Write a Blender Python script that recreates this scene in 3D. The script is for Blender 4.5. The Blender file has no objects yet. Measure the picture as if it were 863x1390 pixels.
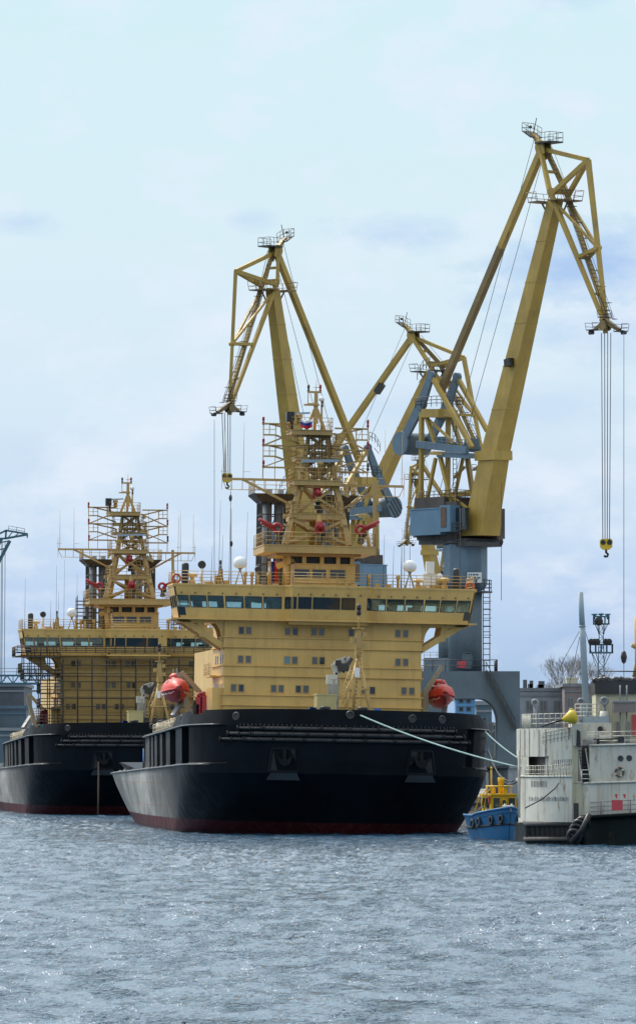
import bpy, math, random
import numpy as np
from mathutils import Vector, Matrix
random.seed(7)
R = math.radians
S = bpy.context.scene
COL = S.collection
FPX, CAMZ, HOR, CX = 7500.0, 6.7, 1030.0, 431.5     # focal length in photo pixels, eye height, horizon row, centre column

# ------------------------------------------------------------------ helpers
def W(px, py, Y):
    """real point at distance Y seen at a photo pixel"""
    return Vector(((px - CX) * Y / FPX, Y, CAMZ + (HOR - py) * Y / FPX))

def srgb(r, g, b):
    f = lambda c: (c / 255 / 12.92) if c / 255 <= .04045 else ((c / 255 + .055) / 1.055) ** 2.4
    return (f(r), f(g), f(b))

class MB:
    def __init__(s): s.v = []; s.f = []; s.sm = []
    def add(s, vs, fs, smooth=False):
        b = len(s.v); s.v += [tuple(p) for p in vs]
        s.f += [tuple(i + b for i in q) for q in fs]; s.sm += [smooth] * len(fs); return s
    def hexa(s, p):       # 8 points: bottom 0-3 ccw, top 4-7
        return s.add(p, [(3,2,1,0),(4,5,6,7),(0,1,5,4),(1,2,6,5),(2,3,7,6),(3,0,4,7)])
    def box(s, a, b):
        x0,y0,z0 = a; x1,y1,z1 = b
        return s.hexa([(x0,y0,z0),(x1,y0,z0),(x1,y1,z0),(x0,y1,z0),(x0,y0,z1),(x1,y0,z1),(x1,y1,z1),(x0,y1,z1)])
    def cbox(s, c, d):
        return s.box((c[0]-d[0]/2,c[1]-d[1]/2,c[2]-d[2]/2),(c[0]+d[0]/2,c[1]+d[1]/2,c[2]+d[2]/2))
    def bar(s, p, q, w, h=None, w2=None, h2=None, up=(0,0,1)):
        p, q = Vector(p), Vector(q); h = h or w; w2 = w2 or w; h2 = h2 or h
        d = (q - p)
        if d.length < 1e-6: return s
        d.normalize(); u = Vector(up)
        if abs(d.dot(u)) > .995: u = Vector((0,1,0))
        a = d.cross(u).normalized(); b = a.cross(d).normalized()
        pts = []
        for c, ww, hh in ((p,w,h),(q,w2,h2)):
            pts += [c - a*ww/2 - b*hh/2, c + a*ww/2 - b*hh/2, c + a*ww/2 + b*hh/2, c - a*ww/2 + b*hh/2]
        return s.hexa(pts)
    def tube(s, p, q, r, r2=None, n=8, caps=True):
        return s.path([p, q], r, n, r2, caps)
    def path(s, pts, r, n=6, r2=None, caps=True):
        pts = [Vector(p) for p in pts]; m = len(pts); vs = []; r2 = r if r2 is None else r2
        up = None
        for i, c in enumerate(pts):
            d = (pts[min(i+1,m-1)] - pts[max(i-1,0)])
            if d.length < 1e-9: d = Vector((0,0,1))
            d.normalize()
            ref = Vector((0,0,1)) if abs(d.z) < .9 else Vector((1,0,0))
            a = d.cross(ref).normalized()
            if up is not None and a.dot(up) < 0 and abs(a.dot(up)) > .3: a = -a
            up = a; b = a.cross(d)
            rr = r + (r2 - r) * i / (m - 1)
            for k in range(n):
                t = 2*math.pi*k/n; vs.append(c + a*math.cos(t)*rr + b*math.sin(t)*rr)
        fs = []
        for i in range(m-1):
            for k in range(n):
                fs.append((i*n+k, i*n+(k+1)%n, (i+1)*n+(k+1)%n, (i+1)*n+k))
        s.add(vs, fs, True)
        if caps:
            b = len(s.v) - m*n
            s.f.append(tuple(b + k for k in range(n))[::-1]); s.f.append(tuple(b+(m-1)*n+k for k in range(n))); s.sm += [False, False]
        return s
    def lathe(s, prof, o=(0,0,0), axis=(0,0,1), n=16, smooth=True):
        o = Vector(o); ax = Vector(axis).normalized()
        ref = Vector((1,0,0)) if abs(ax.x) < .9 else Vector((0,1,0))
        a = (ref - ax*ref.dot(ax)).normalized(); b = ax.cross(a); vs = []; m = len(prof)
        for r, h in prof:
            r = max(r, 1e-4)
            for k in range(n):
                t = 2*math.pi*k/n; vs.append(o + ax*h + a*math.cos(t)*r + b*math.sin(t)*r)
        fs = [(i*n+k, i*n+(k+1)%n, (i+1)*n+(k+1)%n, (i+1)*n+k) for i in range(m-1) for k in range(n)]
        s.add(vs, fs, smooth)
        bb = len(s.v) - m*n
        s.f.append(tuple(bb+k for k in range(n))[::-1]); s.f.append(tuple(bb+(m-1)*n+k for k in range(n))); s.sm += [False, False]
        return s
    def torus(s, o, axis, Rr, r, n=18, m=7):
        o = Vector(o); ax = Vector(axis).normalized()
        ref = Vector((1,0,0)) if abs(ax.x) < .9 else Vector((0,1,0))
        a = (ref - ax*ref.dot(ax)).normalized(); b = ax.cross(a); vs = []
        for i in range(n):
            t = 2*math.pi*i/n; d = a*math.cos(t) + b*math.sin(t)
            for k in range(m):
                q = 2*math.pi*k/m; vs.append(o + d*(Rr + r*math.cos(q)) + ax*r*math.sin(q))
        fs = [(i*m+k, i*m+(k+1)%m, ((i+1)%n)*m+(k+1)%m, ((i+1)%n)*m+k) for i in range(n) for k in range(m)]
        return s.add(vs, fs, True)
    def prism(s, poly, off):      # 3-D polygon pushed by a vector
        off = Vector(off); n = len(poly); p = [Vector(q) for q in poly]
        s.add(p + [q + off for q in p], [tuple(range(n))[::-1], tuple(range(n, 2*n))] + [(i,(i+1)%n,n+(i+1)%n,n+i) for i in range(n)])
        return s
    def slab(s, p, off):          # quad pushed by a vector
        return s.prism(p, off)
    def grid(s, rows, smooth=True, closed=False):
        m = len(rows[0]); vs = [p for r in rows for p in r]; fs = []
        for i in range(len(rows)-1):
            for k in range(m if closed else m-1):
                fs.append((i*m+k, i*m+(k+1)%m, (i+1)*m+(k+1)%m, (i+1)*m+k))
        return s.add(vs, fs, smooth)
    def rail(s, pts, h=1.1, n=3, gap=1.5, r=.03, up=(0,0,1)):
        up = Vector(up); pts = [Vector(p) for p in pts]
        for a, b in zip(pts, pts[1:]):
            for i in range(n):
                s.tube(a + up*h*(i+1)/n, b + up*h*(i+1)/n, r, n=4)
            L = (b-a).length; m = max(1, round(L/gap))
            for i in range(m+1):
                c = a.lerp(b, i/m); s.tube(c, c + up*h, r, n=4)
        return s
    def ladder(s, p, q, side, w=.5, step=.35, r=.03):
        p, q, sd = Vector(p), Vector(q), Vector(side).normalized()*w/2
        s.tube(p-sd, q-sd, r, n=4); s.tube(p+sd, q+sd, r, n=4)
        m = max(2, int((q-p).length/step))
        for i in range(1, m):
            c = p.lerp(q, i/m); s.tube(c-sd, c+sd, r*.8, n=4)
        return s
    def split(s, name, mat, parent=None):
        """every connected piece becomes an object of its own"""
        up = list(range(len(s.v)))
        def find(i):
            while up[i] != i: up[i] = up[up[i]]; i = up[i]
            return i
        for f in s.f:
            for j in f[1:]: up[find(j)] = find(f[0])
        comp = {}
        for f, q in zip(s.f, s.sm): comp.setdefault(find(f[0]), []).append((f, q))
        for fs in comp.values():
            ids = {}; b = MB()
            for f, q in fs:
                for i in f:
                    if i not in ids: ids[i] = len(b.v); b.v.append(s.v[i])
                b.f.append(tuple(ids[i] for i in f)); b.sm.append(q)
            b.build(name, mat, parent)
    def build(s, name, mat, parent=None, loc=None, label=None):
        me = bpy.data.meshes.new(name)
        vs = s.v
        if loc is not None: vs = [(x-loc[0], y-loc[1], z-loc[2]) for x,y,z in vs]
        me.from_pydata(vs, [], s.f)
        me.polygons.foreach_set('use_smooth', s.sm)
        me.materials.append(mat); me.update()
        o = bpy.data.objects.new(name, me); COL.objects.link(o)
        if parent is not None: o.parent = parent
        elif loc is not None: o.location = loc
        if label: o['label'] = label
        return o

def tag(o, label=None, cat=None, group=None, kind=None):
    if label: o['label'] = label
    if cat: o['category'] = cat
    if group: o['group'] = group
    if kind: o['kind'] = kind
    return o
def thing(name, loc, label, cat, group=None, rot=(0,0,0)):
    o = bpy.data.objects.new(name, None); COL.objects.link(o); o.empty_display_size = .5
    o.location = loc; o.rotation_euler = rot
    return tag(o, label, cat, group)
KIDS = {}
def copy_tree(o, parent=None, skip=()):
    c = o.copy(); COL.objects.link(c)
    c.parent = parent
    for ch in [k for k in bpy.data.objects if k.parent == o]:
        if ch.name.split('.')[0] in skip: continue
        copy_tree(ch, c, skip)
    return c

# ------------------------------------------------------------------ materials
def nodes(name):
    m = bpy.data.materials.new(name); m.use_nodes = True
    nt = m.node_tree; b = nt.nodes['Principled BSDF']
    return m, nt, b
def N(nt, t, **kw):
    n = nt.nodes.new(t)
    for k, v in kw.items(): setattr(n, k, v)
    return n
def mixc(nt, fac, a, b, mode='MIX'):
    n = N(nt, 'ShaderNodeMix', data_type='RGBA', blend_type=mode)
    for i, val in ((0, fac), (6, a), (7, b)):
        if isinstance(val, bpy.types.NodeSocket): nt.links.new(val, n.inputs[i])
        elif isinstance(val, (int, float)): n.inputs[i].default_value = val
        else: n.inputs[i].default_value = (*val, 1)
    return n.outputs[2]
def noise(nt, scale, vec=None, detail=4, rough=.55):
    n = N(nt, 'ShaderNodeTexNoise'); n.inputs['Scale'].default_value = scale
    n.inputs['Detail'].default_value = detail; n.inputs['Roughness'].default_value = rough
    if vec is not None: nt.links.new(vec, n.inputs['Vector'])
    return n.outputs['Fac']
def ramp(nt, fac, lo, hi, c0=0, c1=1):
    n = N(nt, 'ShaderNodeMapRange'); nt.links.new(fac, n.inputs[0])
    n.inputs[1].default_value = lo; n.inputs[2].default_value = hi
    n.inputs[3].default_value = c0; n.inputs[4].default_value = c1
    return n.outputs[0]
def pos(nt, scale=(1,1,1), loc=(0,0,0)):
    g = N(nt, 'ShaderNodeNewGeometry'); m = N(nt, 'ShaderNodeMapping')
    m.inputs['Scale'].default_value = scale; m.inputs['Location'].default_value = loc
    nt.links.new(g.outputs['Position'], m.inputs['Vector']); return m.outputs[0]
def paint(name, rgb, rough=.5, var=.18, rust=0.0, streak=.25, metal=0.0, dirt=(.10,.08,.06), rustc=(.16,.06,.02), spec=.5, plates=0.0):
    m, nt, b = nodes(name)
    c = tuple(rgb)
    big = noise(nt, .35, pos(nt), 5)
    dark = tuple(x*(1-var) for x in c); lite = tuple(min(1, x*(1+var*.7)) for x in c)
    col = mixc(nt, ramp(nt, big, .3, .7), dark, lite)
    st = noise(nt, 1.0, pos(nt, (2.2, 2.2, .16)), 5, .65)
    col = mixc(nt, ramp(nt, st, .52, .8, 0, streak), col, dirt)
    if plates:
        br = N(nt, 'ShaderNodeTexBrick'); br.inputs['Scale'].default_value = 1.0
        nt.links.new(pos(nt, (.9,.9,.9)), br.inputs['Vector'])
        br.inputs['Color1'].default_value = (1,1,1,1); br.inputs['Color2'].default_value = (1-plates,)*3 + (1,)
        br.inputs['Mortar'].default_value = (1-plates*1.6,)*3 + (1,); br.inputs['Mortar Size'].default_value = .02
        br.inputs['Brick Width'].default_value = 3.2; br.inputs['Row Height'].default_value = 1.6
        col = mixc(nt, 1.0, col, br.outputs['Color'], 'MULTIPLY')
    if rust:
        rs = noise(nt, 1.3, pos(nt, (1.5,1.5,.45)), 8, .68)
        col = mixc(nt, ramp(nt, rs, .72 - rust*.28, .80 - rust*.2, 0, .9), col, rustc)
    nt.links.new(col, b.inputs['Base Color'])
    rn = noise(nt, 2.0, pos(nt), 3)
    nt.links.new(ramp(nt, rn, .3, .7, max(.05, rough-.1), min(1, rough+.12)), b.inputs['Roughness'])
    b.inputs['Metallic'].default_value = metal
    b.inputs['Specular IOR Level'].default_value = spec
    return m
M = {}
M['ship_yellow'] = paint('ship_yellow', (.61,.395,.122), .5, .12, .20, .42, plates=.05, dirt=(.24,.14,.06))
M['mast_yellow'] = paint('mast_yellow', (.44,.29,.10), .5, .16, .16, .35)
M['crane_yellow'] = paint('crane_yellow', (.37,.25,.05), .5, .2, .2, .4)
M['crane_rust'] = paint('crane_rust', (.20,.14,.055), .6, .3, .55, .5)
M['crane_blue'] = paint('crane_blue', (.098,.165,.228), .55, .2, .14, .4, plates=.12)
M['crane_grey'] = paint('crane_grey', (.098,.145,.182), .6, .2, .16, .45, plates=.13)
M['house_blue'] = paint('house_blue', (.10,.20,.30), .45, .14, .08, .3)
M['ballast'] = paint('ballast', (.085,.07,.062), .8, .3, .25, .4, plates=.3)
M['dark_steel'] = paint('dark_steel', (.035,.036,.038), .55, .3, .2, .2)
M['steel_grey'] = paint('steel_grey', (.22,.24,.26), .5, .2, .1, .3)
M['black_rubber'] = paint('black_rubber', (.02,.021,.024), .42, .3, .0, .25)
M['cable'] = paint('cable', (.05,.055,.06), .5, .1, 0, 0)
M['cable_light'] = paint('cable_light', (.16,.18,.20), .5, .1, 0, 0)
M['white'] = paint('white_paint', (.72,.73,.72), .4, .08, .04, .2)
M['dome_white'] = paint('dome_white', (.74,.76,.76), .35, .05, 0, .15)
M['radar_grey'] = paint('radar_grey', (.26,.34,.42), .4, .1, 0, .1)
M['red'] = paint('monitor_red', (.36,.022,.03), .4, .15, 0, .1)
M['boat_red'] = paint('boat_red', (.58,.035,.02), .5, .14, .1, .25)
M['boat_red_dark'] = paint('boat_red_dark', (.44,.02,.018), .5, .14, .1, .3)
M['orange'] = paint('ring_orange', (.62,.12,.04), .5, .08, 0, .1)
M['lamp_red'] = paint('lamp_red', (.25,.012,.012), .35, .05, 0, 0)
M['lamp_black'] = paint('lamp_black', (.015,.015,.016), .4, .05, 0, 0)
M['beige'] = paint('beige_paint', (.40,.35,.24), .5, .15, .12, .3)
M['scaffold'] = paint('scaffold_steel', (.07,.055,.045), .6, .3, .35, .2)
M['plank'] = paint('plank_wood', (.14,.105,.07), .8, .3, 0, .3)
M['old_white'] = paint('old_white', (.55,.545,.48), .55, .16, .55, .85, plates=.07, dirt=(.30,.22,.12), rustc=(.20,.10,.04))
M['old_cream'] = paint('old_cream', (.54,.51,.37), .55, .10, .36, .55, plates=.06, dirt=(.2,.16,.1))
M['tug_blue'] = paint('tug_blue', (.016,.125,.29), .5, .18, .28, .5)
M['tug_yellow'] = paint('tug_yellow', (.62,.38,.012), .4, .08, .06, .2)
M['buoy_yellow'] = paint('buoy_yellow', (.58,.42,.02), .4, .1, 0, .3)
M['green_black'] = paint('green_black', (.006,.012,.013), .5, .3, .2, .2, spec=.15)
M['timber'] = paint('fender_timber', (.05,.05,.05), .8, .3, 0, .4)
M['sign_red'] = paint('sign_red', (.52,.06,.075), .5, .08, 0, .1)
M['sign_white'] = paint('sign_white', (.62,.66,.66), .5, .05, 0, .1)
M['rope_teal'] = paint('rope_teal', (.17,.28,.28), .8, .15, 0, .1)
M['rope_dark'] = paint('rope_dark', (.03,.035,.04), .8, .2, 0, .1)
M['teal_crane'] = paint('teal_crane', (.03,.105,.145), .5, .2, .1, .2)
M['bluegrey_wall'] = paint('bluegrey_wall', (.10,.15,.19), .7, .2, .0, .3, plates=.15)
M['grey_wall'] = paint('grey_wall', (.23,.26,.30), .8, .15, .0, .3)  # wall colour raised so that distance haze is painted into it
M['dark_wall'] = paint('dark_wall', (.09,.105,.125), .8, .2, .1, .3, plates=.2)
M['brown_wall'] = paint('brown_wall', (.19,.165,.165), .8, .2, .0, .3)
M['bright_blue'] = paint('container_blue', (.085,.26,.50), .5, .1, .08, .2)
M['teal_green'] = paint('container_teal', (.02,.17,.19), .5, .1, .08, .2)
M['concrete'] = paint('concrete', (.24,.235,.22), .85, .2, .0, .4)
M['roofing'] = paint('roofing', (.16,.18,.21), .85, .2, .0, .3)
M['bark'] = paint('bark', (.19,.17,.16), .9, .3, 0, .2)
M['flag_white'] = paint('flag_white', (.75,.75,.75), .8, .04, 0, 0)
M['flag_blue'] = paint('flag_blue', (.02,.05,.28), .8, .04, 0, 0)
M['flag_red'] = paint('flag_red', (.55,.02,.03), .8, .04, 0, 0)
M['blue_paint'] = paint('bright_blue_paint', (.03,.12,.42), .5, .1, 0, .1)
M['interior'] = paint('bridge_interior', (.10,.10,.09), .8, .2, 0, 0)
M['rust'] = paint('rusty_iron', (.13,.085,.06), .8, .3, .4, .2)

def glass(name, rgb, rough=.08):
    m, nt, b = nodes(name)
    b.inputs['Base Color'].default_value = (*rgb, 1); b.inputs['Roughness'].default_value = rough
    b.inputs['Specular IOR Level'].default_value = .6
    n = noise(nt, .8, pos(nt), 3)
    bp = N(nt, 'ShaderNodeBump'); bp.inputs['Strength'].default_value = .03; nt.links.new(n, bp.inputs['Height'])
    nt.links.new(bp.outputs[0], b.inputs['Normal'])
    return m
M['glass_dark'] = glass('window_glass', (.018,.028,.035))
M['glass_grey'] = glass('cabin_glass', (.085,.095,.095), .15)
M['glass_blue'] = glass('bright_cabin_glass', (.10,.22,.26), .15)
def tinted():
    m, nt, b = nodes('tinted_glass')
    t = N(nt, 'ShaderNodeBsdfTransparent'); t.inputs[0].default_value = (.80,.89,.86,1)
    g = N(nt, 'ShaderNodeBsdfGlossy'); g.inputs['Roughness'].default_value = .04; g.inputs[0].default_value = (.7,.8,.8,1)
    mx = N(nt, 'ShaderNodeMixShader'); mx.inputs[0].default_value = .10
    nt.links.new(t.outputs[0], mx.inputs[1]); nt.links.new(g.outputs[0], mx.inputs[2])
    nt.links.new(mx.outputs[0], nt.nodes['Material Output'].inputs['Surface'])
    return m
M['tinted'] = tinted()

def hull_mat(name, black, boot, boot_z):
    m, nt, b = nodes(name)
    tc = N(nt, 'ShaderNodeTexCoord'); sp = N(nt, 'ShaderNodeSeparateXYZ'); nt.links.new(tc.outputs['Object'], sp.inputs[0])
    wob = noise(nt, .6, tc.outputs['Object'], 3)
    zz = N(nt, 'ShaderNodeMath', operation='MULTIPLY_ADD'); nt.links.new(wob, zz.inputs[0]); zz.inputs[1].default_value = .10; nt.links.new(sp.outputs[2], zz.inputs[2])
    isred = ramp(nt, zz.outputs[0], boot_z, boot_z + .06, 1, 0)
    def om(scale, loc=(0,0,0)):
        mp = N(nt, 'ShaderNodeMapping'); mp.inputs['Scale'].default_value = scale; mp.inputs['Location'].default_value = loc
        nt.links.new(tc.outputs['Object'], mp.inputs[0]); return mp.outputs[0]
    big = noise(nt, .25, om((1,1,1)), 5)
    blk = mixc(nt, ramp(nt, big, .3, .7), tuple(x*.7 for x in black), tuple(x*1.5 for x in black))
    # salt streaks and scrape marks running down the plating
    st = noise(nt, 1.0, om((1.4,1.4,.10)), 6, .7)
    blk = mixc(nt, ramp(nt, st, .6, .85, 0, .12), blk, (.05,.056,.062))
    # pale scuffed paint towards the stern, where ice and fenders rub; whitened further to imitate sunlight
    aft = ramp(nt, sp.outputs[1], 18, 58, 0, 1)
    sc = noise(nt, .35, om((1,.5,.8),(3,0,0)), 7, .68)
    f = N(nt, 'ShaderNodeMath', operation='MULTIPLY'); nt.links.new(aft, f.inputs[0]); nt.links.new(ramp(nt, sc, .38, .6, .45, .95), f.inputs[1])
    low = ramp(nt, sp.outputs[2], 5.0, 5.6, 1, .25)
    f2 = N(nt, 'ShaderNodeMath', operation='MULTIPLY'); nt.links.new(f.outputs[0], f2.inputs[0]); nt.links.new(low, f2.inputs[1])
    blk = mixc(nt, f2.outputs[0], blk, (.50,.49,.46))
    rs = noise(nt, .9, om((1.2,1.2,.35),(9,2,0)), 8, .7)
    blk = mixc(nt, ramp(nt, rs, .66, .74, 0, .55), blk, (.085,.05,.032))
    bb = mixc(nt, ramp(nt, st, .45, .75), boot, tuple(x*1.9+.02 for x in boot))
    bb = mixc(nt, ramp(nt, sp.outputs[2], -.2, .35, .8, 0), bb, (.02,.022,.018))
    col = mixc(nt, isred, blk, bb)
    nt.links.new(col, b.inputs['Base Color'])
    rn = noise(nt, 1.2, om((1,1,.4)), 4)
    nt.links.new(ramp(nt, rn, .3, .7, .42, .6), b.inputs['Roughness'])
    b.inputs['Specular IOR Level'].default_value = .07
    # welded plates show as faint dents
    ad = N(nt, 'ShaderNodeMath', operation='ADD'); nt.links.new(sp.outputs[0], ad.inputs[0]); nt.links.new(sp.outputs[1], ad.inputs[1])
    cb = N(nt, 'ShaderNodeCombineXYZ'); nt.links.new(ad.outputs[0], cb.inputs[0]); nt.links.new(sp.outputs[2], cb.inputs[1])
    br = N(nt, 'ShaderNodeTexBrick'); nt.links.new(cb.outputs[0], br.inputs['Vector']); br.inputs['Scale'].default_value = 1; br.inputs['Brick Width'].default_value = 7; br.inputs['Row Height'].default_value = 2.1
    br.inputs['Mortar Size'].default_value = .035; br.inputs['Color1'].default_value = (1,1,1,1); br.inputs['Color2'].default_value = (.8,.8,.8,1); br.inputs['Mortar'].default_value = (1.0,.62,.45,1)
    col = mixc(nt, .8, col, br.outputs['Color'], 'MULTIPLY'); nt.links.new(col, b.inputs['Base Color'])
    bp = N(nt, 'ShaderNodeBump'); bp.inputs['Strength'].default_value = .35; bp.inputs['Distance'].default_value = .06
    dn = noise(nt, .55, om((1,1,1)), 3); nt.links.new(dn, bp.inputs['Height']); nt.links.new(bp.outputs[0], b.inputs['Normal'])
    return m
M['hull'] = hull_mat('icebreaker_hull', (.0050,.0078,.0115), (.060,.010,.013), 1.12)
M['hull_black'] = paint('hull_black', (.006,.008,.011), .5, .3, .05, .15, spec=.15)
M['strake_grey'] = paint('strake_grey', (.04,.046,.053), .4, .2, .1, .3)
# ------------------------------------------------------------------ camera, world, sun
cam = bpy.data.cameras.new('camera'); co = bpy.data.objects.new('camera', cam); COL.objects.link(co)
co.location = (0, 0, CAMZ); co.rotation_euler = (R(90), 0, 0)
cam.sensor_fit = 'VERTICAL'; cam.sensor_height = 36; cam.lens = 36 * FPX / 1390
cam.shift_y = (HOR - 695) / 1390; cam.clip_start = 1; cam.clip_end = 20000
S.camera = co

SUN_AZ, SUN_EL = -37.0, 48.0           # azimuth measured from +Y (away from the camera), negative to the left
az, el = R(SUN_AZ), R(SUN_EL)
to_sun = Vector((math.sin(az)*math.cos(el), math.cos(az)*math.cos(el), math.sin(el)))
sun = bpy.data.lights.new('sun', 'SUN'); so = bpy.data.objects.new('sun', sun); COL.objects.link(so)
sun.energy = 3.0; sun.angle = R(6); sun.color = (1, .95, .87)
so.rotation_euler = to_sun.to_track_quat('Z', 'Y').to_euler(); so.location = (-200, 100, 200)

wd = bpy.data.worlds.new('World'); S.world = wd; wd.use_nodes = True
nt = wd.node_tree; nt.nodes.clear()
out = N(nt, 'ShaderNodeOutputWorld'); bg = N(nt, 'ShaderNodeBackground'); nt.links.new(bg.outputs[0], out.inputs[0])
sky = N(nt, 'ShaderNodeTexSky', sky_type='NISHITA'); sky.sun_disc = False; sky.sun_elevation = el; sky.sun_rotation = az
sky.air_density = 1.0; sky.dust_density = 2.0
tc = N(nt, 'ShaderNodeTexCoord'); sp = N(nt, 'ShaderNodeSeparateXYZ'); nt.links.new(tc.outputs['Generated'], sp.inputs[0])
STR = .11
# cloud deck: colour by height above the horizon (thin veil, bluer haze low down)
cr = N(nt, 'ShaderNodeValToRGB'); nt.links.new(sp.outputs[2], cr.inputs[0])
stops = [(0.0, srgb(158,184,214)), (.012, srgb(166,193,223)), (.026, srgb(186,209,239)), (.045, srgb(203,223,243)),
         (.065, srgb(211,230,244)), (.09, srgb(213,234,244)), (.15, srgb(208,236,244)), (.45, (.98,1.06,1.14)), (1.0, (1.0,1.08,1.16))]
e = cr.color_ramp.elements
e[0].position, e[0].color = stops[0][0], (*stops[0][1], 1)
e[1].position, e[1].color = stops[-1][0], (*stops[-1][1], 1)
for p_, c_ in stops[1:-1]:
    q = e.new(p_); q.color = (*c_, 1)
def smap(scale, loc=(0,0,0)):
    mp = N(nt, 'ShaderNodeMapping'); mp.inputs['Scale'].default_value = scale; mp.inputs['Location'].default_value = loc
    nt.links.new(tc.outputs['Generated'], mp.inputs[0]); return mp.outputs[0]
c1 = noise(nt, 1.0, smap((20,20,48),(3.1,0,1.7)), 6, .55)
c2 = noise(nt, 1.0, smap((44,44,85),(1.2,4,0.3)), 6, .6)
lowmask = ramp(nt, sp.outputs[2], .03, .075, 1, .0)
gap = N(nt, 'ShaderNodeMath', operation='MULTIPLY'); nt.links.new(ramp(nt, c1, .50, .72, 0, .62), gap.inputs[0]); nt.links.new(lowmask, gap.inputs[1])
col = mixc(nt, gap.outputs[0], cr.outputs[0], srgb(158,186,228))
lite = N(nt, 'ShaderNodeMath', operation='MULTIPLY'); nt.links.new(ramp(nt, c2, .47, .66, 0, .85), lite.inputs[0]); nt.links.new(ramp(nt, sp.outputs[2], .008, .03, .2, 1), lite.inputs[1])
col = mixc(nt, lite.outputs[0], col, srgb(224,235,249))
# blue breaks in the cloud: (x, z, half width, half height, strength) of the direction
def blob(x, z, wx, wz, k):
    v = N(nt, 'ShaderNodeVectorMath', operation='SUBTRACT'); nt.links.new(tc.outputs['Generated'], v.inputs[0]); v.inputs[1].default_value = (x, 1, z)
    wv = N(nt, 'ShaderNodeVectorMath', operation='MULTIPLY'); nt.links.new(v.outputs[0], wv.inputs[0]); wv.inputs[1].default_value = (1/wx, 0.5, 1/wz)
    ln = N(nt, 'ShaderNodeVectorMath', operation='LENGTH'); nt.links.new(wv.outputs[0], ln.inputs[0])
    ad = N(nt, 'ShaderNodeMath', operation='MULTIPLY_ADD'); nt.links.new(c2, ad.inputs[0]); ad.inputs[1].default_value = 3.4; 
    nt.links.new(ln.outputs['Value'], ad.inputs[2])
    return ramp(nt, ad.outputs[0], 1.75, 2.9, k, 0)
for b_ in ((.050,.0885,.021,.0085,.9), (.056,.078,.018,.006,.6), (.015,.0945,.012,.0034,.5), (-.054,.0965,.006,.0022,.4), (-.013,.097,.004,.0020,.3),
           (.043,.137,.008,.003,.35), (.03,.064,.03,.004,.25)):
    col = mixc(nt, blob(*b_), col, srgb(166,196,238))
# the deck covers most of the sky; the Nishita sky shows through it
skyc = N(nt, 'ShaderNodeVectorMath', operation='SCALE'); nt.links.new(sky.outputs[0], skyc.inputs[0]); skyc.inputs['Scale'].default_value = 1.0
cover = ramp(nt, sp.outputs[2], .15, .8, .97, .75)
scl = N(nt, 'ShaderNodeVectorMath', operation='SCALE'); nt.links.new(col, scl.inputs[0]); scl.inputs['Scale'].default_value = 1/STR
# the veil glows round the hidden sun
dt = N(nt, 'ShaderNodeVectorMath', operation='DOT_PRODUCT'); nt.links.new(tc.outputs['Generated'], dt.inputs[0]); dt.inputs[1].default_value = to_sun
pw = N(nt, 'ShaderNodeMath', operation='POWER'); nt.links.new(ramp(nt, dt.outputs['Value'], .35, 1, 0, 1), pw.inputs[0]); pw.inputs[1].default_value = 1.6
gl = N(nt, 'ShaderNodeVectorMath', operation='SCALE'); gl.inputs[0].default_value = (2.6/STR, 2.5/STR, 2.3/STR)
gm = N(nt, 'ShaderNodeMath', operation='MULTIPLY'); nt.links.new(pw.outputs[0], gm.inputs[0]); nt.links.new(ramp(nt, sp.outputs[2], .2, .5, 0, 1), gm.inputs[1]); nt.links.new(gm.outputs[0], gl.inputs['Scale'])
sm = N(nt, 'ShaderNodeVectorMath', operation='ADD'); nt.links.new(scl.outputs[0], sm.inputs[0]); nt.links.new(gl.outputs[0], sm.inputs[1]); scl = sm
fin = mixc(nt, cover, skyc.outputs[0], scl.outputs[0])
nt.links.new(fin, bg.inputs[0]); bg.inputs[1].default_value = STR
S.view_settings.view_transform = 'Standard'; S.view_settings.look = 'None'
S.view_settings.exposure = 0.06
S.cycles.caustics_reflective = False; S.cycles.caustics_refractive = False; S.view_settings.gamma = 1; S.view_settings.use_curve_mapping = False

# ------------------------------------------------------------------ water, quay, far bank
def water_mat():
    m, nt, b = nodes('harbour_water')
    b.inputs['Base Color'].default_value = (.022,.075,.135,1); b.inputs['Roughness'].default_value = .06
    b.inputs['IOR'].default_value = 1.33; b.inputs['Specular IOR Level'].default_value = .5
    g = N(nt, 'ShaderNodeNewGeometry')
    def nz(scale, sc, rot, det=3, rough=.6):
        mp = N(nt, 'ShaderNodeMapping'); mp.inputs['Scale'].default_value = sc; mp.inputs['Rotation'].default_value = (0,0,R(rot))
        nt.links.new(g.outputs['Position'], mp.inputs[0]); return noise(nt, scale, mp.outputs[0], det, rough)
    a = nz(2.6, (1,.7,1), 25, 3, .6); c = nz(9.0, (1,.8,1), -15, 2, .6)
    s1 = N(nt, 'ShaderNodeMath', operation='MULTIPLY_ADD'); nt.links.new(c, s1.inputs[0]); s1.inputs[1].default_value = .58; nt.links.new(a, s1.inputs[2])
    # gusts roughen the surface in patches
    gu = ramp(nt, nz(.55, (1,.30,1), 8, 4, .65), .44, .66, .45, 1.9)
    bp = N(nt, 'ShaderNodeBump'); nt.links.new(gu, bp.inputs['Strength']); bp.inputs['Distance'].default_value = .40
    nt.links.new(s1.outputs[0], bp.inputs['Height']); nt.links.new(bp.outputs[0], b.inputs['Normal'])
    return m
WM_ = water_mat()
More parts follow.
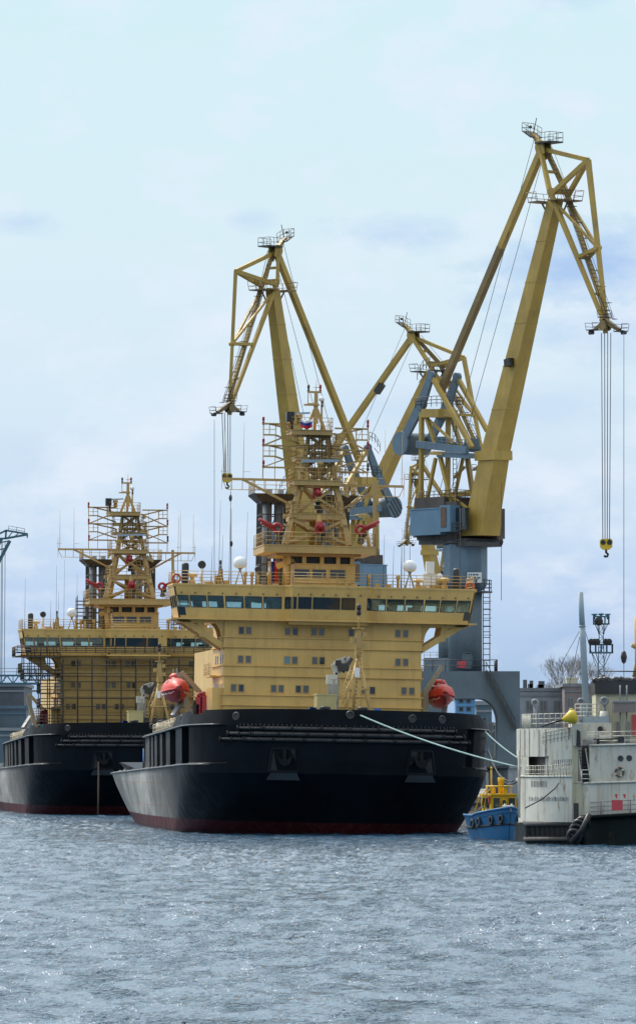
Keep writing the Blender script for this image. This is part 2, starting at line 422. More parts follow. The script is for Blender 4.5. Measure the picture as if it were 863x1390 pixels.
# the harbour chop: a displaced sheet from just before the camera to behind the ships, sum of many small wave trains
def chop():
    rg = np.random.default_rng(5); NX = 920
    ys = [70.0]
    while ys[-1] < 690: ys.append(ys[-1] + .22 + .30*max(0, ys[-1]-120)/500)
    ys = np.array(ys); NY = len(ys); t = np.linspace(-1, 1, NX)
    X = t[None, :]*(ys[:, None]*.080 + 16); Y = np.repeat(ys[:, None], NX, 1); X = X + rg.uniform(-.03,.03,X.shape); Z = np.zeros_like(X)
    wx, wy = X + .8*np.sin(Y*.11) , Y + .8*np.sin(X*.13)
    for i in range(64):
        lam = .45*(6.0/.45)**rg.random()**1.5; th = R(250) + rg.normal()*.75; k = 2*np.pi/lam
        amp = lam*.0108*(1.1 if lam < 1.5 else .62); ph = rg.random()*6.28
        w = np.sin(k*(wx*np.cos(th) + wy*np.sin(th)) + ph); Z += amp*(1 - 2*np.abs(np.sin(.5*np.arcsin(np.clip(w,-1,1)))) if i % 3 == 0 else w)
    pat = .75 + .35*np.sin(X*.05 + 1.3*np.sin(Y*.013)) * np.sin(Y*.031 + .7*np.sin(X*.04)); Z *= pat
    edge = np.minimum(1, (1-np.abs(t))*12)[None, :]; Z = Z*edge
    v = np.stack([X, Y, Z], -1).reshape(-1, 3).astype(np.float32)
    idx = np.arange(NX*NY).reshape(NY, NX); f = np.stack([idx[:-1,:-1], idx[:-1,1:], idx[1:,1:], idx[1:,:-1]], -1).reshape(-1, 4).astype(np.int32)
    me = bpy.data.meshes.new('water'); me.vertices.add(len(v)); me.vertices.foreach_set('co', v.ravel())
    me.loops.add(f.size); me.loops.foreach_set('vertex_index', f.ravel()); me.polygons.add(len(f))
    me.polygons.foreach_set('loop_start', np.arange(0, f.size, 4, dtype=np.int32)); me.polygons.foreach_set('use_smooth', np.ones(len(f), dtype=bool))
    me.update(calc_edges=True); me.materials.append(WM_); o = bpy.data.objects.new('water', me); COL.objects.link(o); return tag(o, kind='structure')
chop()
mw = MB(); e0, e1 = 70*.080+16, 690*.080+16
zz = -.02
for q in ([(-4000,-300),(4000,-300),(4000,70),(-4000,70)], [(-4000,690),(4000,690),(4000,12000),(-4000,12000)], [(-4000,70),(-e0,70),(-e1,690),(-4000,690)], [(e0,70),(4000,70),(4000,690),(e1,690)]):
    mw.add([(x,y,zz) for x,y in q], [(0,1,2,3)])
tag(mw.build('water', WM_), kind='structure')
# ------------------------------------------------------------------ the icebreaker (local frame: x to the right, y aft from the stem, z up)
BOW = Vector((2.62, 478, 0)); YAW, HEEL = R(6.4), R(1.0)
ship = thing('icebreaker', BOW, 'nearer yellow and black icebreaker with red lifeboats, moored bow on without scaffolding', 'ship', 'icebreakers moored in line', (0, HEEL, YAW))
SM = Matrix.Translation(BOW) @ Matrix.Rotation(YAW, 4, 'Z') @ Matrix.Rotation(HEEL, 4, 'Y'); SI = SM.inverted()
CAMP = Vector((0, 0, CAMZ))
def SL(px, py, s):
    """ship-frame point on the plane y = s that a photo pixel looks at"""
    o = SI @ CAMP; d = SI.to_3x3() @ Vector(((px-CX)/FPX, 1, (HOR-py)/FPX))
    return o + d * ((s - o.y) / d.y)
def SX(px, s, py=900): return SL(px, py, s).x
def SZ(py, s, px=437): return SL(px, py, s).z

def lerps(z, tab):
    if z <= tab[0][0]: return tab[0][1]
    for (a, va), (b, vb) in zip(tab, tab[1:]):
        if z <= b: return va + (vb-va)*(z-a)/(b-a)
    return tab[-1][1]
S0 = [(-2,8),(0,4.8),(4.8,.5),(9.5,0),(11,.35)]
WM = [(-2,12.5),(0,12.8),(4.8,13.45),(9.5,13.6),(11,13.35)]
LE = [(-2,28),(0,22),(2.4,17),(4.8,13.1),(9.5,13),(11,13)]
NE = [(-2,1.6),(0,1.75),(2.4,2.1),(4.8,2.5),(9.5,2.55),(11,2.55)]
SE = [(-2,100),(0,103),(4.7,112),(11,112)]
def hull_pt(sd, z):
    s0, wm, L, n, se = (lerps(z, t) for t in (S0, WM, LE, NE, SE))
    if sd <= 13:
        th = math.acos(max(0.0, min(1.0, (1 - sd/13) ** 1.3)))
        s = s0 + L*(1 - max(0, math.cos(th))**(2/n)); w = wm*max(0, math.sin(th))**(2/n)
    else:
        f = (sd-13)/99; s = s0 + L + f*(se - s0 - L); w = wm
        if s > 90: w *= 1 - .22*((s-90)/22)**2.5 
        if z < 5 and s > 55: w -= 2.2*(1-max(0,z)/5)**1.3*((s-55)/50)**1.2
    return w, s
zl = lambda s: 5.95 - .0115*s
zu = lambda s: 9.65 - .020*s
def ztop(s):
    z = 10.95 - .035*s
    if 6.2 < s < 8.6: z -= .32
    k = min(1, max(0, (s-17.5)/4)); return z*(1-k) + (zu(s)+.12)*k
OPEN = [(3.6,4.4),(8.8,12.6),(19,25),(29.4,33.4),(36,39.5),(42,44),(46,48)]
sds = [0,.02,.06,.12,.2,.3,.45,.6,.8,1.05,1.35,1.7,2.1,2.6,3.1,5,5.6,6.15,6.25,7,7.8,8.55,8.65,9.4,14.5,16,17.5,19,20.5,21.5,23,27,34.5,41,52.9,53.1,60,70,80,88,94,100,104,107,110,112]
for a, b in OPEN: sds += [a-.06, a+.02, b-.02, b+.06, (a+b)/2]
sds = sorted(set(sds))
def inset(sd, right=True):
    for a, b in OPEN:
        if b < 5 and not right: continue
        if a <= sd <= b: return 1.5
    return .10 if 3.3 < sd < 52.95 else 0
def col_rows(sd, right=True):
    s_ = hull_pt(sd, 9)[1]; a, b, t = zl(s_), zu(s_), ztop(s_)
    if sd > 53: b = a + .15; zs = [-2,-.6,0,.7,1.5,2.5,3.6,a-.6,a,a+.03,a+.06,b-.03,b,b+.1]; ins = 0
    else: zs = [-2,-.6,0,.7,1.5,2.5,3.6,a-.6,a,a+.22,a+.3,b-.22,b-.12,t]; ins = inset(sd, right)
    rows = []
    for i, z in enumerate(zs):
        w, s = hull_pt(sd, z)
        if i in (10, 11): w = max(0, w - ins)
        if i in (8, 9) and 3.3 < sd < 53: w += .06          # rubbing ledges at the knuckles
        if i == 12 and 3.3 < sd < 53: w += .08
        rows.append((w, s, z))
    return rows
half = [col_rows(sd) for sd in sds]; halfl = [col_rows(sd, False) for sd in sds]
nr = len(half[0])
cols = [[(-w, s, z) for w, s, z in c] for c in reversed(halfl)] + [[(w, s, z) for w, s, z in c] for c in half[1:]]
hm = MB(); hm.grid(cols, True)
nc = len(cols)
hm.f.append(tuple([i for i in range(nr)] + [(nc-1)*nr + i for i in reversed(range(nr))])); hm.sm.append(False)   # transom
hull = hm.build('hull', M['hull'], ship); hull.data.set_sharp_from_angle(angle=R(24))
def deck_strip(lo, hi, zf, name, mat, gap=.25):
    d = MB(); ss = [x for x in sds if lo <= x <= hi]; ring = []
    for x in ss:
        z = zf(hull_pt(x, 9)[1]); w, s = hull_pt(x, z); ring.append((max(0, w-gap), s + (gap if x < 13 else 0), z))
    d.grid([[(-w, s, z), (w, s, z)] for w, s, z in ring], False); d.build(name, mat, ship)
deck_strip(0, 52.9, lambda s: zu(s)-.05, 'foredeck', M['steel_grey'])
deck_strip(53.1, 112, lambda s: zl(s)-.3, 'main_deck', M['steel_grey'])
# fender rolls on the bow: three rows of black sleeves, chained together
for row, (z, smax, rr) in enumerate(((9.22,2.35,.19),(8.74,3.0,.22),(8.26,3.6,.20))):
    line = []
    for k in range(-60, 61):
        sd = smax*abs(k/60)**2.2; w, s = hull_pt(sd, z); w2, s2 = hull_pt(sd+.03, z); tx, ty = w2-w, s2-s; L_ = math.hypot(tx, ty) or 1; w += ty/L_*.05; line.append(Vector((math.copysign(max(0,w), k) if k else 0, s - tx/L_*.05, z)))
    L = [0]
    for a, b in zip(line, line[1:]): L.append(L[-1] + (b-a).length)
    nseg = 9 if row else 8; 
    for q in range(nseg):
        a, b = L[-1]*(q+.03)/nseg, L[-1]*(q+.97)/nseg
        pts = []
        for t in np.linspace(a, b, 7):
            i = max(i for i in range(len(L)) if L[i] <= t + 1e-9); i = min(i, len(line)-2)
            pts.append(line[i].lerp(line[i+1], (t-L[i])/max(1e-6, L[i+1]-L[i])))
        f = MB().path(pts, rr*(.72 if q in (0, nseg-1) else 1), 10)
        for t in (0, -1, 3): f.torus(pts[t], (pts[4]-pts[2]), rr*.98, .06, 12, 5)
        f.build('bow_fender', M['black_rubber'], ship)
ch = MB()
for k in range(46):
    sd = 2.2*abs((k-22.5)/22.5)**2.2; w, s = hull_pt(sd, 9.6); x = math.copysign(w, k-22.5)
    ch.tube((x, s-.06, 9.6), (x, s-.22, 9.36), .03, n=5)
ch.build('fender_chain', M['dark_steel'], ship)
# pale strakes along the knuckles
for side in (-1, 1):
    for zf, lo, hi, r in ((lambda s: zu(s)-.06, 3.6, 52.8, .07), (lambda s: zl(s)+.12, 4.6, 111, .08)):
        pts = []
        for sd in np.linspace(lo, hi, 60):
            s9 = hull_pt(sd, 9)[1]; z = zf(s9); w, s = hull_pt(sd, z); pts.append((side*(w+.10), s, z))
        MB().path(pts, r, 6).build('rubbing_strake', M['strake_grey'], ship)
# anchor pockets with stowed anchors
for side in (-1, 1):
    sd = .95
    w, s = hull_pt(sd, 6.3); x = side*w*.62
    x = SX(385, 1.2, 1030) if side < 0 else SX(571, 1.2, 1030)
    def face(xx, z):
        best = min(np.linspace(0, 13, 400), key=lambda q: abs(hull_pt(q, z)[0]-abs(xx))); return hull_pt(best, z)[1]
    hw = 1.1
    b = MB()
    zb, zt_ = 5.5, 7.5
    A = [(x-hw*1.15, face(x-hw, zb)-.04, zb), (x+hw*1.15, face(x+hw, zb)-.04, zb), (x+hw*.9, face(x+hw, zt_)-.06, zt_), (x-hw*.9, face(x-hw, zt_)-.06, zt_)]
    for p, q in zip(A, A[1:] + A[:1]): b.bar(p, q, .12, .16)
    pk = b.build('anchor_pocket', M['hull_black'], ship)
    MB().slab([(p[0], p[1]+.03, p[2]) for p in A], (0, .3, 0)).build('pocket_plate', M['lamp_black'], pk)
    yb = face(x, 6.4) - .3
    a = MB(); a.bar((x, yb, 7.4), (x, yb-.1, 6.2), .28, .25)
    a.prism([(x-.75,yb-.1,7.0),(x-.42,yb-.1,6.15),(x,yb-.1,5.95),(x+.42,yb-.1,6.15),(x+.75,yb-.1,7.0),(x+.3,yb-.1,6.6),(x,yb-.1,6.5),(x-.3,yb-.1,6.6)], (0,-.3,0))
    a.build('anchor', M['hull_black'], pk)
    pl = MB(); y1, y2 = face(x, 4.7), face(x, 5.4)
    pl.slab([(x-hw*1.3, face(x-hw*1.2,4.7)-.05, 4.75), (x+hw*1.3, face(x+hw*1.2,4.7)-.05, 4.75), (x+hw, face(x+hw,5.35)-.16, 5.38), (x-hw, face(x-hw,5.35)-.16, 5.38)], (0, .2, 0))
    pl.build('chafe_plate', M['strake_grey'], pk)
# side pillars frames of the openings (dark backs are the recessed plating itself)
# ------------------------------------------------ superstructure
FS = 22.0
Z0 = 9.2
zlev = [SZ(y, FS) for y in (959, 945, 919, 905.5, 880.5, 867)]
ztop_block = SZ(842, FS)
HB = 8.95
sb = MB(); sb.box((-HB, FS, Z0), (HB, FS+11, ztop_block)); sb.box((-HB-.0, FS+11.01, Z0), (HB-.4, FS+30, ztop_block-2.6))
for a, b in ((0,1),(2,3),(4,5)):
    sb.box((-HB-.07, FS-.07, zlev[a]), (HB+.07, FS+11.06, zlev[b]))
block = sb.build('superstructure', M['ship_yellow'], ship)
lg = MB()
for z in zlev: lg.box((-HB-.2, FS-.2, z-.045), (HB+.2, FS+11.1, z+.045))
lg.build('ledge', M['ship_yellow'], block)
# small cabin windows in pairs on the front
rows = [(858, (327.6,337.5,390.3,400.6,426,436.3,476.6,539.8,550.2)), (897, (326.6,337,389.6,400,427,437,539.8,550.2)), (936, (317,327.4,371.3,381.5,404.7,415,494.2,505.2,548,558.5))]
for ri, (y, xs) in enumerate(rows):
    for i, x in enumerate(xs):
        c = SL(x, y - (x-437)*.0 , FS); cz = SZ(y, FS); cx = c.x
        w = MB(); hw, hh = .24, .33
        for (a, b) in (((cx-hw-.05, FS-.05, cz-hh-.05), (cx-hw+.02, FS+.1, cz+hh+.05)), ((cx+hw-.02, FS-.05, cz-hh-.05), (cx+hw+.05, FS+.1, cz+hh+.05)),
                       ((cx-hw+.02, FS-.05, cz-hh-.05), (cx+hw-.02, FS+.1, cz-hh+.02)), ((cx-hw+.02, FS-.05, cz+hh-.02), (cx+hw-.02, FS+.1, cz+hh+.05))): w.box(a, b)
        wo = w.build('cabin_window', M['mast_yellow'], ship)
        MB().box((cx-hw+.02, FS-.012, cz-hh+.02), (cx+hw-.02, FS+.05, cz+hh-.02)).build('pane', M['glass_blue'] if (ri, i) == (1, 2) else M['glass_grey'] if (i*7+ri) % 3 else M['glass_dark'], wo)
for s_ in (-1,):           # cabin windows on the lit side wall
    for y in (897, 936):
        for k in (1.6, 3.4, 6.2, 8.0):
            cz = SZ(y, FS); w = MB().box((s_*HB-.05, FS+k-.3, cz-.38), (s_*HB+.05, FS+k+.3, cz+.38)).build('cabin_window', M['glass_grey'], ship)
# side galleries and brackets beside the block
ga = MB()
for s_ in (-1, 1):
    ga.box((s_*HB-.0 if s_ > 0 else -HB-.8, FS+5, zlev[2]-.1), (HB+.8 if s_ > 0 else -HB, FS+11, zlev[2]+.05))
    ga.box((s_*HB if s_ > 0 else -HB-1.0, FS+(.3 if s_ < 0 else 4), Z0), (HB+.8 if s_ > 0 else -HB, FS+7, zlev[1]+.6))
ga.split('side_gallery', M['ship_yellow'], ship)
MB().rail([(-HB-.78, FS+5.05, zlev[2]+.05), (-HB-.78, FS+11, zlev[2]+.05)]).build('gallery_railing', M['mast_yellow'], ship)
MB().rail([(HB+.78, FS+5.05, zlev[2]+.05), (HB+.78, FS+11, zlev[2]+.05)]).build('gallery_railing', M['mast_yellow'], ship)

# ------------------------------------------------ bridge with raked windows
ZB, ZW0, ZW1, ZR = SZ(842, 20.6), SZ(827.3, 20.6), SZ(811.6, 20.6), SZ(796.5, 20.6)
BW = 13.75
def outline(k):          # k = 0 bottom .. 1 roof; front leans outwards going up
    o = .55*k
    return [(-BW+.55-o, 27.2), (-BW+.55-o, 21.2-.25*k), (-3.75, 21.2-.25*k), (-3.15, 19.9-.55*k), (3.6, 19.9-.55*k), (4.25, 21.2-.25*k), (BW-.55+o, 21.2-.25*k), (BW-.55+o, 27.2)]
kz = lambda z: (z-ZB)/(ZR-ZB)
def ring(z): return [Vector((x, y, z)) for x, y in outline(kz(z))]
r0, r1, r2, r3 = ring(ZB), ring(ZW0), ring(ZW1), ring(ZR)
def inward(i, j):
    d = r0[j]-r0[i]; n = Vector((-d.y, d.x, 0)).normalized(); c = (r0[i]+r0[j])/2
    return n if n.dot(Vector((0,24,0))-Vector((c.x*.2,c.y,0))) > 0 else -n
bw = MB(); edges = [(i, i+1) for i in range(7)] + [(7, 0)]
T = .16
for i, j in edges:
    n = inward(i, j)*T
    bw.prism([r0[i], r0[j], r1[j], r1[i]], n); bw.prism([r2[i], r2[j], r3[j], r3[i]], n)
bw.prism([p + Vector((0,0,.02)) for p in r0], (0,0,.16)); bw.prism([p - Vector((0,0,.20)) for p in r3], (0,0,.16))
# lip at the roof edge and flange under the floor
for i, j in edges:
    bw.bar(r3[i], r3[j], .10, .16); 
bw.prism([(-BW-.1, 20.95, ZB-.12), (-3.9, 20.95, ZB-.12), (-3.9, 27.4, ZB-.12), (-BW-.1, 27.4, ZB-.12)], (0,0,.12))
bw.prism([(4.3, 20.95, ZB-.12), (BW+.1, 20.95, ZB-.12), (BW+.1, 27.4, ZB-.12), (4.3, 27.4, ZB-.12)], (0,0,.12))
bw.prism([(-3.6, 19.75, ZB-.14), (4.1, 19.75, ZB-.14), (4.9, 22.3, ZB-.14), (-4.4, 22.3, ZB-.14)], (0,0,.15))
bw.prism([(-3.3, 20.3, ZB-.42), (3.8, 20.3, ZB-.42), (3.8, 22.0, ZB-.42), (-3.3, 22.0, ZB-.42)], (0,0,.28))
bridge = bw.build('bridge', M['ship_yellow'], ship)
# windows measured along the front; everything between them is mullion
fr_l = [(238.6,256.5),(258.6,280.3),(282.8,303.3),(306.6,330.6),(332.8,355.6),(358,382)]
fr_r = [(498,523),(525.2,548),(550.2,573.6),(576.6,595.6),(597.8,618),(620.4,637)]
mid = [(384.6,402.4),(404.8,422.6),(424.8,461.2),(463.3,481.6)]
def strip_windows(i, j, spans, tall=None, mat='tinted'):
    a0, b0, a1, b1 = r1[i], r1[j], r2[i], r2[j]; n = inward(i, j)
    span = (b0-a0).length; edges_ = []
    for u0, u1 in spans: edges_.append((max(.004, u0), min(.996, u1)))
    mull = MB(); prev = 0
    P_ = lambda u, v: a0.lerp(b0, u).lerp(a1.lerp(b1, u), v)
    for u0, u1 in edges_ + [(1, 1)]:
        if u0 - prev > 1e-4: mull.prism([P_(prev,0), P_(u0,0), P_(u0,1), P_(prev,1)], n*T)
        prev = u1
    mull.split('window_mullion', M['ship_yellow'], bridge)
    for u0, u1 in edges_:
        f = MB(); A, B, C, D = P_(u0,.0), P_(u1,.0), P_(u1,1.0), P_(u0,1.0)
        for p, q in ((A,B),(B,C),(C,D),(D,A)): f.bar(p + n*.03, q + n*.03, .07, .07, up=n)
        w = f.build('bridge_window', M['dark_steel'], ship)
        MB().prism([A + n*.06, B + n*.06, C + n*.06, D + n*.06], n*.02).build('pane', M[mat], w)
def spans_px(i, j, lst):
    out_ = []
    zc = (ZW0+ZW1)/2
    a, b = r1[i].lerp(r2[i], .5), r1[j].lerp(r2[j], .5)
    for p, q in lst:
        u = [(SX(v, a.y, 819)-a.x)/(b.x-a.x) for v in (p, q)]; out_.append(tuple(u))
    return out_
strip_windows(1, 2, spans_px(1, 2, fr_l)); strip_windows(5, 6, spans_px(5, 6, fr_r))
strip_windows(3, 4, spans_px(3, 4, mid), mat='glass_dark')
strip_windows(2, 3, [(.15,.9)], mat='glass_dark'); strip_windows(4, 5, [(.1,.9)], mat='glass_dark')
strip_windows(0, 1, [(.06,.3),(.36,.62),(.68,.95)]); strip_windows(6, 7, [(.05,.32),(.38,.64),(.7,.94)])
back = [(.01+.083*k, .083*(k+1)-.02) for k in range(12)]
strip_windows(7, 0, [b for b in back if not .36 < (b[0]+b[1])/2 < .62])
it = MB(); it.box((-4.6, 21.9, ZB+.2), (5, 27.0, ZR-.25)); it.box((-12.5, 22.6, ZB+.2), (-5.5, 23.3, ZW0-.05)); it.box((5.5, 22.6, ZB+.2), (12.5, 23.3, ZW0-.05))
for x in (-11.2,-9.1,-7.0,6.3,8.2,10.9): it.box((x-.25, 24, ZB+.2), (x+.25, 24.6, ZW0+.45))
it.box((-13, 21.7, ZW1-.34), (-4.5, 26.9, ZW1+.2)); it.box((5, 21.7, ZW1-.34), (13, 26.9, ZW1+.2))
it.build('bridge_interior', M['interior'], bridge)
lowp = MB()
for i, j, u0, u1 in ((1,2,.008,.075),(5,6,.925,.99)):     # wing-end panes that reach down to the floor
    A, B = r0[i].lerp(r1[i], .25).lerp(r0[j].lerp(r1[j], .25), u0), r0[i].lerp(r1[i], .25).lerp(r0[j].lerp(r1[j], .25), u1)
    C, D = r1[i].lerp(r1[j], u1), r1[i].lerp(r1[j], u0); n = -inward(i, j)
    w = MB().prism([A, B, C, D], n*.02).build('bridge_window', M['glass_dark'], ship)
lampm = MB()
for i, j, cnt in ((1,2,8),(3,4,6),(5,6,8)):
    for k in range(cnt):
        p = r2[i].lerp(r3[i], .25).lerp(r2[j].lerp(r3[j], .25), (k+.5)/cnt); n = -inward(i, j)
        lampm.tube(p, p + n*.22, .07, n=6)
lampm.split('wiper_motor', M['rust'], bridge)
# wing supports
for s_ in (-1, 1):
    w = MB(); xe = s_*(BW-.5); xb = s_*HB
    for y in (22.2, 26.0):
        w.prism([(xe, y, ZB-.12), (xe-s_*1.0, y, ZB-.12), (xb, y, SZ(876,FS)), (xb, y, SZ(885,FS))], (0,.5,0))
        w.prism([(xb+s_*2.6, y+.05, ZB-.12), (xb+s_*1.9, y+.05, ZB-.12), (xb+s_*1.6, y+.05, SZ(869,FS)), (xb+s_*2.2, y+.05, SZ(867,FS))], (0,.4,0))
        arc = [(xb, y+.1, ZB-.12), (xb, y+.1, SZ(872,FS))] + [(xb+s_*(.25+.95*(1-math.cos(t))), y+.1, SZ(872,FS)+ (ZB-.3-SZ(872,FS))*math.sin(t)) for t in np.linspace(0, 1.5, 8)] + [(xb+s_*1.5, y+.1, ZB-.12)]
        w.prism(arc, (0,.35,0))
    w.box((min(xb, xe), 22.2, ZB-.35), (max(xb, xe), 26.5, ZB-.12))
    w.build('wing_bracket', M['ship_yellow'], ship)

# ------------------------------------------------ bridge roof
roof = r3
MB().rail([r3[0]+Vector((.1,-.1,.06)), r3[1]+Vector((.1,.1,.06)), r3[2]+Vector((0,.1,.06)), r3[3]+Vector((0,.1,.06)), r3[4]+Vector((0,.1,.06)), r3[5]+Vector((0,.1,.06)), r3[6]+Vector((-.1,.1,.06)), r3[7]+Vector((-.1,-.1,.06))], 1.15, 4, 1.3, .028).build('roof_railing', M['mast_yellow'], ship)
def sat_dome(x, y, z, r=.62, h=1.55):
    t = MB()
    for k in range(4):
        a = math.pi/4 + k*math.pi/2; t.tube((x+.6*math.cos(a), y+.6*math.sin(a), z), (x+.08*math.cos(a), y+.08*math.sin(a), z+h-.2), .045, n=5)
    t.lathe([(.1,0),(.12,.25),(.3,.5)], (x, y, z+h-.35), n=10)
    o = t.build('satellite_dome', M['steel_grey'], ship)
    MB().lathe([(r*.55,-.5*r),(r*.9,-.25*r),(r,.1*r),(r*.97,.5*r),(r*.8,.85*r),(r*.45,1.12*r),(.02,1.2*r)], (x, y, z+h+.35), n=20).build('radome', M['dome_white'], o)
YR = 22.5
sat_dome(SX(326, YR, 770), YR, ZR); sat_dome(SX(556, YR, 770), YR, ZR)
def searchlight(x, y, z, h, mat, r=.36, white=True):
    t = MB(); t.tube((x, y, z), (x, y, z+h), .17 if white else .1, n=8); t.cbox((x, y, z+.1), (.7,.5,.2))
    o = t.build('searchlight', M['white'] if white else M['mast_yellow'], ship)
    MB().lathe([(r*.5,.35),(r,.15),(r,-.2),(r*.9,-.22),(.02,-.12)], (x, y, z+h+.3), (0,1,.15), 16).build('lamp_head', M['dark_steel'], o)
searchlight(SX(274, YR, 770), YR, ZR, 1.55, M['white']); searchlight(SX(350.5, YR, 770), YR, ZR, 1.2, M['white'], .32, False)
def mushroom(x, y, z, s=1.0):
    MB().lathe([(.3*s,0),(.3*s,.45*s),(.2*s,.5*s),(.2*s,.75*s),(.5*s,.78*s),(.52*s,.95*s),(.3*s,1.1*s),(.02,1.14*s)], (x, y, z), n=14).build('ventilator', M['ship_yellow'], ship)
mushroom(SX(261, YR, 785), YR, ZR, .95); mushroom(SX(603, YR, 785), YR, ZR, 1.0); mushroom(SX(567, 24, 785), 24, ZR, .9)
for px in (251.5, 619):
    x = SX(px, YR, 780); MB().lathe([(.3,0),(.3,.1),(.33,.2),(.33,1.75),(.25,1.9),(.02,1.95)], (x, YR, ZR+.05), n=14).build('vent_pipe', M['lamp_black'], ship)
for px in (342, 365, 500, 540, 333):
    x = SX(px, 24, 785); MB().lathe([(.12,0),(.12,.9),(.2,.95),(.2,1.25),(.05,1.3)], (x, 24, ZR), n=8).build('lamp_post', M['mast_yellow'], ship)
for px, h, yy in ((241,6.2,23),(301,4.6,24),(334,6.8,25),(297,7.8,25),(311,8.6,25.5),(520,5.0,25),(544,5.6,24),(533,4.0,25),(287,3.6,24)):
    x = SX(px, yy, 780); MB().tube((x, yy, ZR), (x, yy, ZR+.9), .05, n=5).tube((x, yy, ZR+.9), (x+.05, yy, ZR+h), .022, .012, n=4).build('whip_aerial', M['cable'], ship)
o_ = MB(); x = SX(582, 24, 780); o_.box((x-.55, 23.6, ZR), (x+.55, 24.6, ZR+1.5)); o_.box((x-.3, 23.5, ZR+1.5), (x+.4, 24.4, ZR+2.6)); o_.lathe([(.35,0),(.35,.4),(.02,.5)], (x+.9, 24, ZR+1.2), (0,-1,0), 12)
o_.build('deck_locker', M['white'], ship)
rb = MB()
for px, w_, h_ in ((295,.5,.9),(300,.3,1.5),(307,.4,.5),(283,.9,.35),(374,.5,.3),(402,.6,.35),(480,.6,.4),(512,.4,.5),(527,.5,.4),(590,.9,.4),(573,.7,.35),(470,.3,.8)):
    x = SX(px, 23.5, 785); rb.cbox((x, 23.5, ZR+h_/2), (w_, .5, h_))
rb.split('roof_fitting', M['mast_yellow'], ship)
# pyramid-shaped small stand with lamp near 299
x = SX(299, 22.6, 785); t_ = MB()
for dx in (-.35, .35): t_.tube((x+dx, 22.6, ZR), (x, 22.6, ZR+1.9), .05, n=5)
t_.lathe([(.1,0),(.1,.35),(.02,.4)], (x, 22.6, ZR+1.9), n=8); t_.build('lamp_stand', M['dark_steel'], ship)
# ------------------------------------------------ upper deckhouse, mast tower, yards
YD = 25.0
xl, xr = SX(377, YD, 770), SX(482, YD, 770); xc = (xl+xr)/2
zP0, zP1 = SZ(751.5, 24), SZ(742, 24)
dh = MB(); dh.box((xl+1.6, YD, ZR), (xr-.0, YD+7, ZR+2.2)); dh.box((xl+1.6, YD, ZR+2.9), (xr, YD+7, zP0))
for px in (392, 413, 437, 459, 478): x = SX(px, YD, 760); dh.box((x-.18, YD-.02, ZR+2.15), (x+.18, YD+.5, ZR+2.95))
dh.box((xl+1.7, YD+.6, ZR+2.1), (xr-.1, YD+6.8, ZR+3.0))
for zz in (ZR+.5, ZR+2.2, ZR+2.9): dh.box((xl+1.5, YD-.1, zz-.04), (xr+.1, YD+.1, zz+.04))
dh.tube((xl+.9, YD+.6, ZR), (xl+.9, YD+.6, zP0), .35, n=10); dh.tube((xl+.1, YD+1.5, ZR+2.0), (xl+1.6, YD+.6, ZR+2.6), .3, n=8)
deckhouse = dh.build('upper_deckhouse', M['ship_yellow'], ship)
lv = MB()
for a, b in ((393,411),(416,435),(440,457),(462,476)):
    x0, x1 = SX(a, YD, 755), SX(b, YD, 755); lv.box((x0, YD+.5, ZR+2.2), (x1, YD+.58, ZR+2.9))
lv.split('louvre', M['dark_steel'], deckhouse)
for a, b in ((399.5,419.5),(424,442),(448,468)):
    x0, x1 = SX(a, YD, 780), SX(b, YD, 780); z0, z1 = SZ(784, YD), SZ(773.5, YD)
    f = MB(); f.box((x0-.07, YD-.06, z0-.07), (x1+.07, YD-.02, z0)); f.box((x0-.07, YD-.06, z1), (x1+.07, YD-.02, z1+.07)); f.box((x0-.07, YD-.06, z0), (x0, YD-.02, z1)); f.box((x1, YD-.06, z0), (x1+.07, YD-.02, z1))
    w = f.build('deckhouse_window', M['mast_yellow'], ship); MB().box((x0, YD-.03, z0), (x1, YD-.004, z1)).build('pane', M['glass_dark'], w)
# big platform
pxl, pxr = SX(358, 23.5, 745), SX(509, 23.5, 745)
pf = MB(); pf.box((pxl, 23.2, zP0), (pxr, 33, zP1)); pf.box((pxl-.05, 23.15, zP1-.02), (pxr+.05, 33.05, zP1+.08)); pf.box((pxl+1.2, 24.2, zP0-.25), (pxr-1.2, 32, zP0))
plat = pf.build('mast_platform', M['mast_yellow'], ship)
MB().rail([(pxl+.05, 33, zP1+.08), (pxl+.05, 23.3, zP1+.08), (pxr-.05, 23.3, zP1+.08), (pxr-.05, 33, zP1+.08)], 1.15, 3, 1.2, .028).build('railing', M['mast_yellow'], plat)
# tower legs: four raked legs in two lifts
MY0, MY1, MT = 25.0, 31.5, 28.2
def leg(pa, pb, ya, yb, w): a = SL(pa[0], pa[1], ya); b = SL(pb[0], pb[1], yb); return a, b
zA, zB_, zC = SZ(740, MY0), SZ(660, MT), SZ(592, MT)
legs = [(SX(386.5,MY0,740), MY0, SX(407,MT-1.6,655), MT-1.6), (SX(473.5,MY0,740), MY0, SX(457,MT-1.6,655), MT-1.6),
        (SX(392,MY1,740), MY1, SX(409,MT+1.6,655), MT+1.6), (SX(468,MY1,740), MY1, SX(455,MT+1.6,655), MT+1.6)]
for (x0, y0, x1, y1) in legs:
    m = MB(); m.bar((x0, y0, zA), (x1, y1, zB_), .52, .42, .4, .38, up=(0,1,0)); xm = xc_ = (legs[0][2]+legs[1][2])/2
    m.bar((x1, y1, zB_), (x1*.55 + xm*.45 , MT + (y1-MT)*.6, zC), .34, .3, .3, .26, up=(0,1,0)); m.build('tower_leg', M['mast_yellow'], ship)
br = MB(); xm = (legs[0][2]+legs[1][2])/2
def tw(side, back, f):       # point on the lower lift of a leg
    l = legs[(0 if side < 0 else 1) + (2 if back else 0)]; return Vector((l[0]+(l[2]-l[0])*f, l[1]+(l[3]-l[1])*f, zA+(zB_-zA)*f))
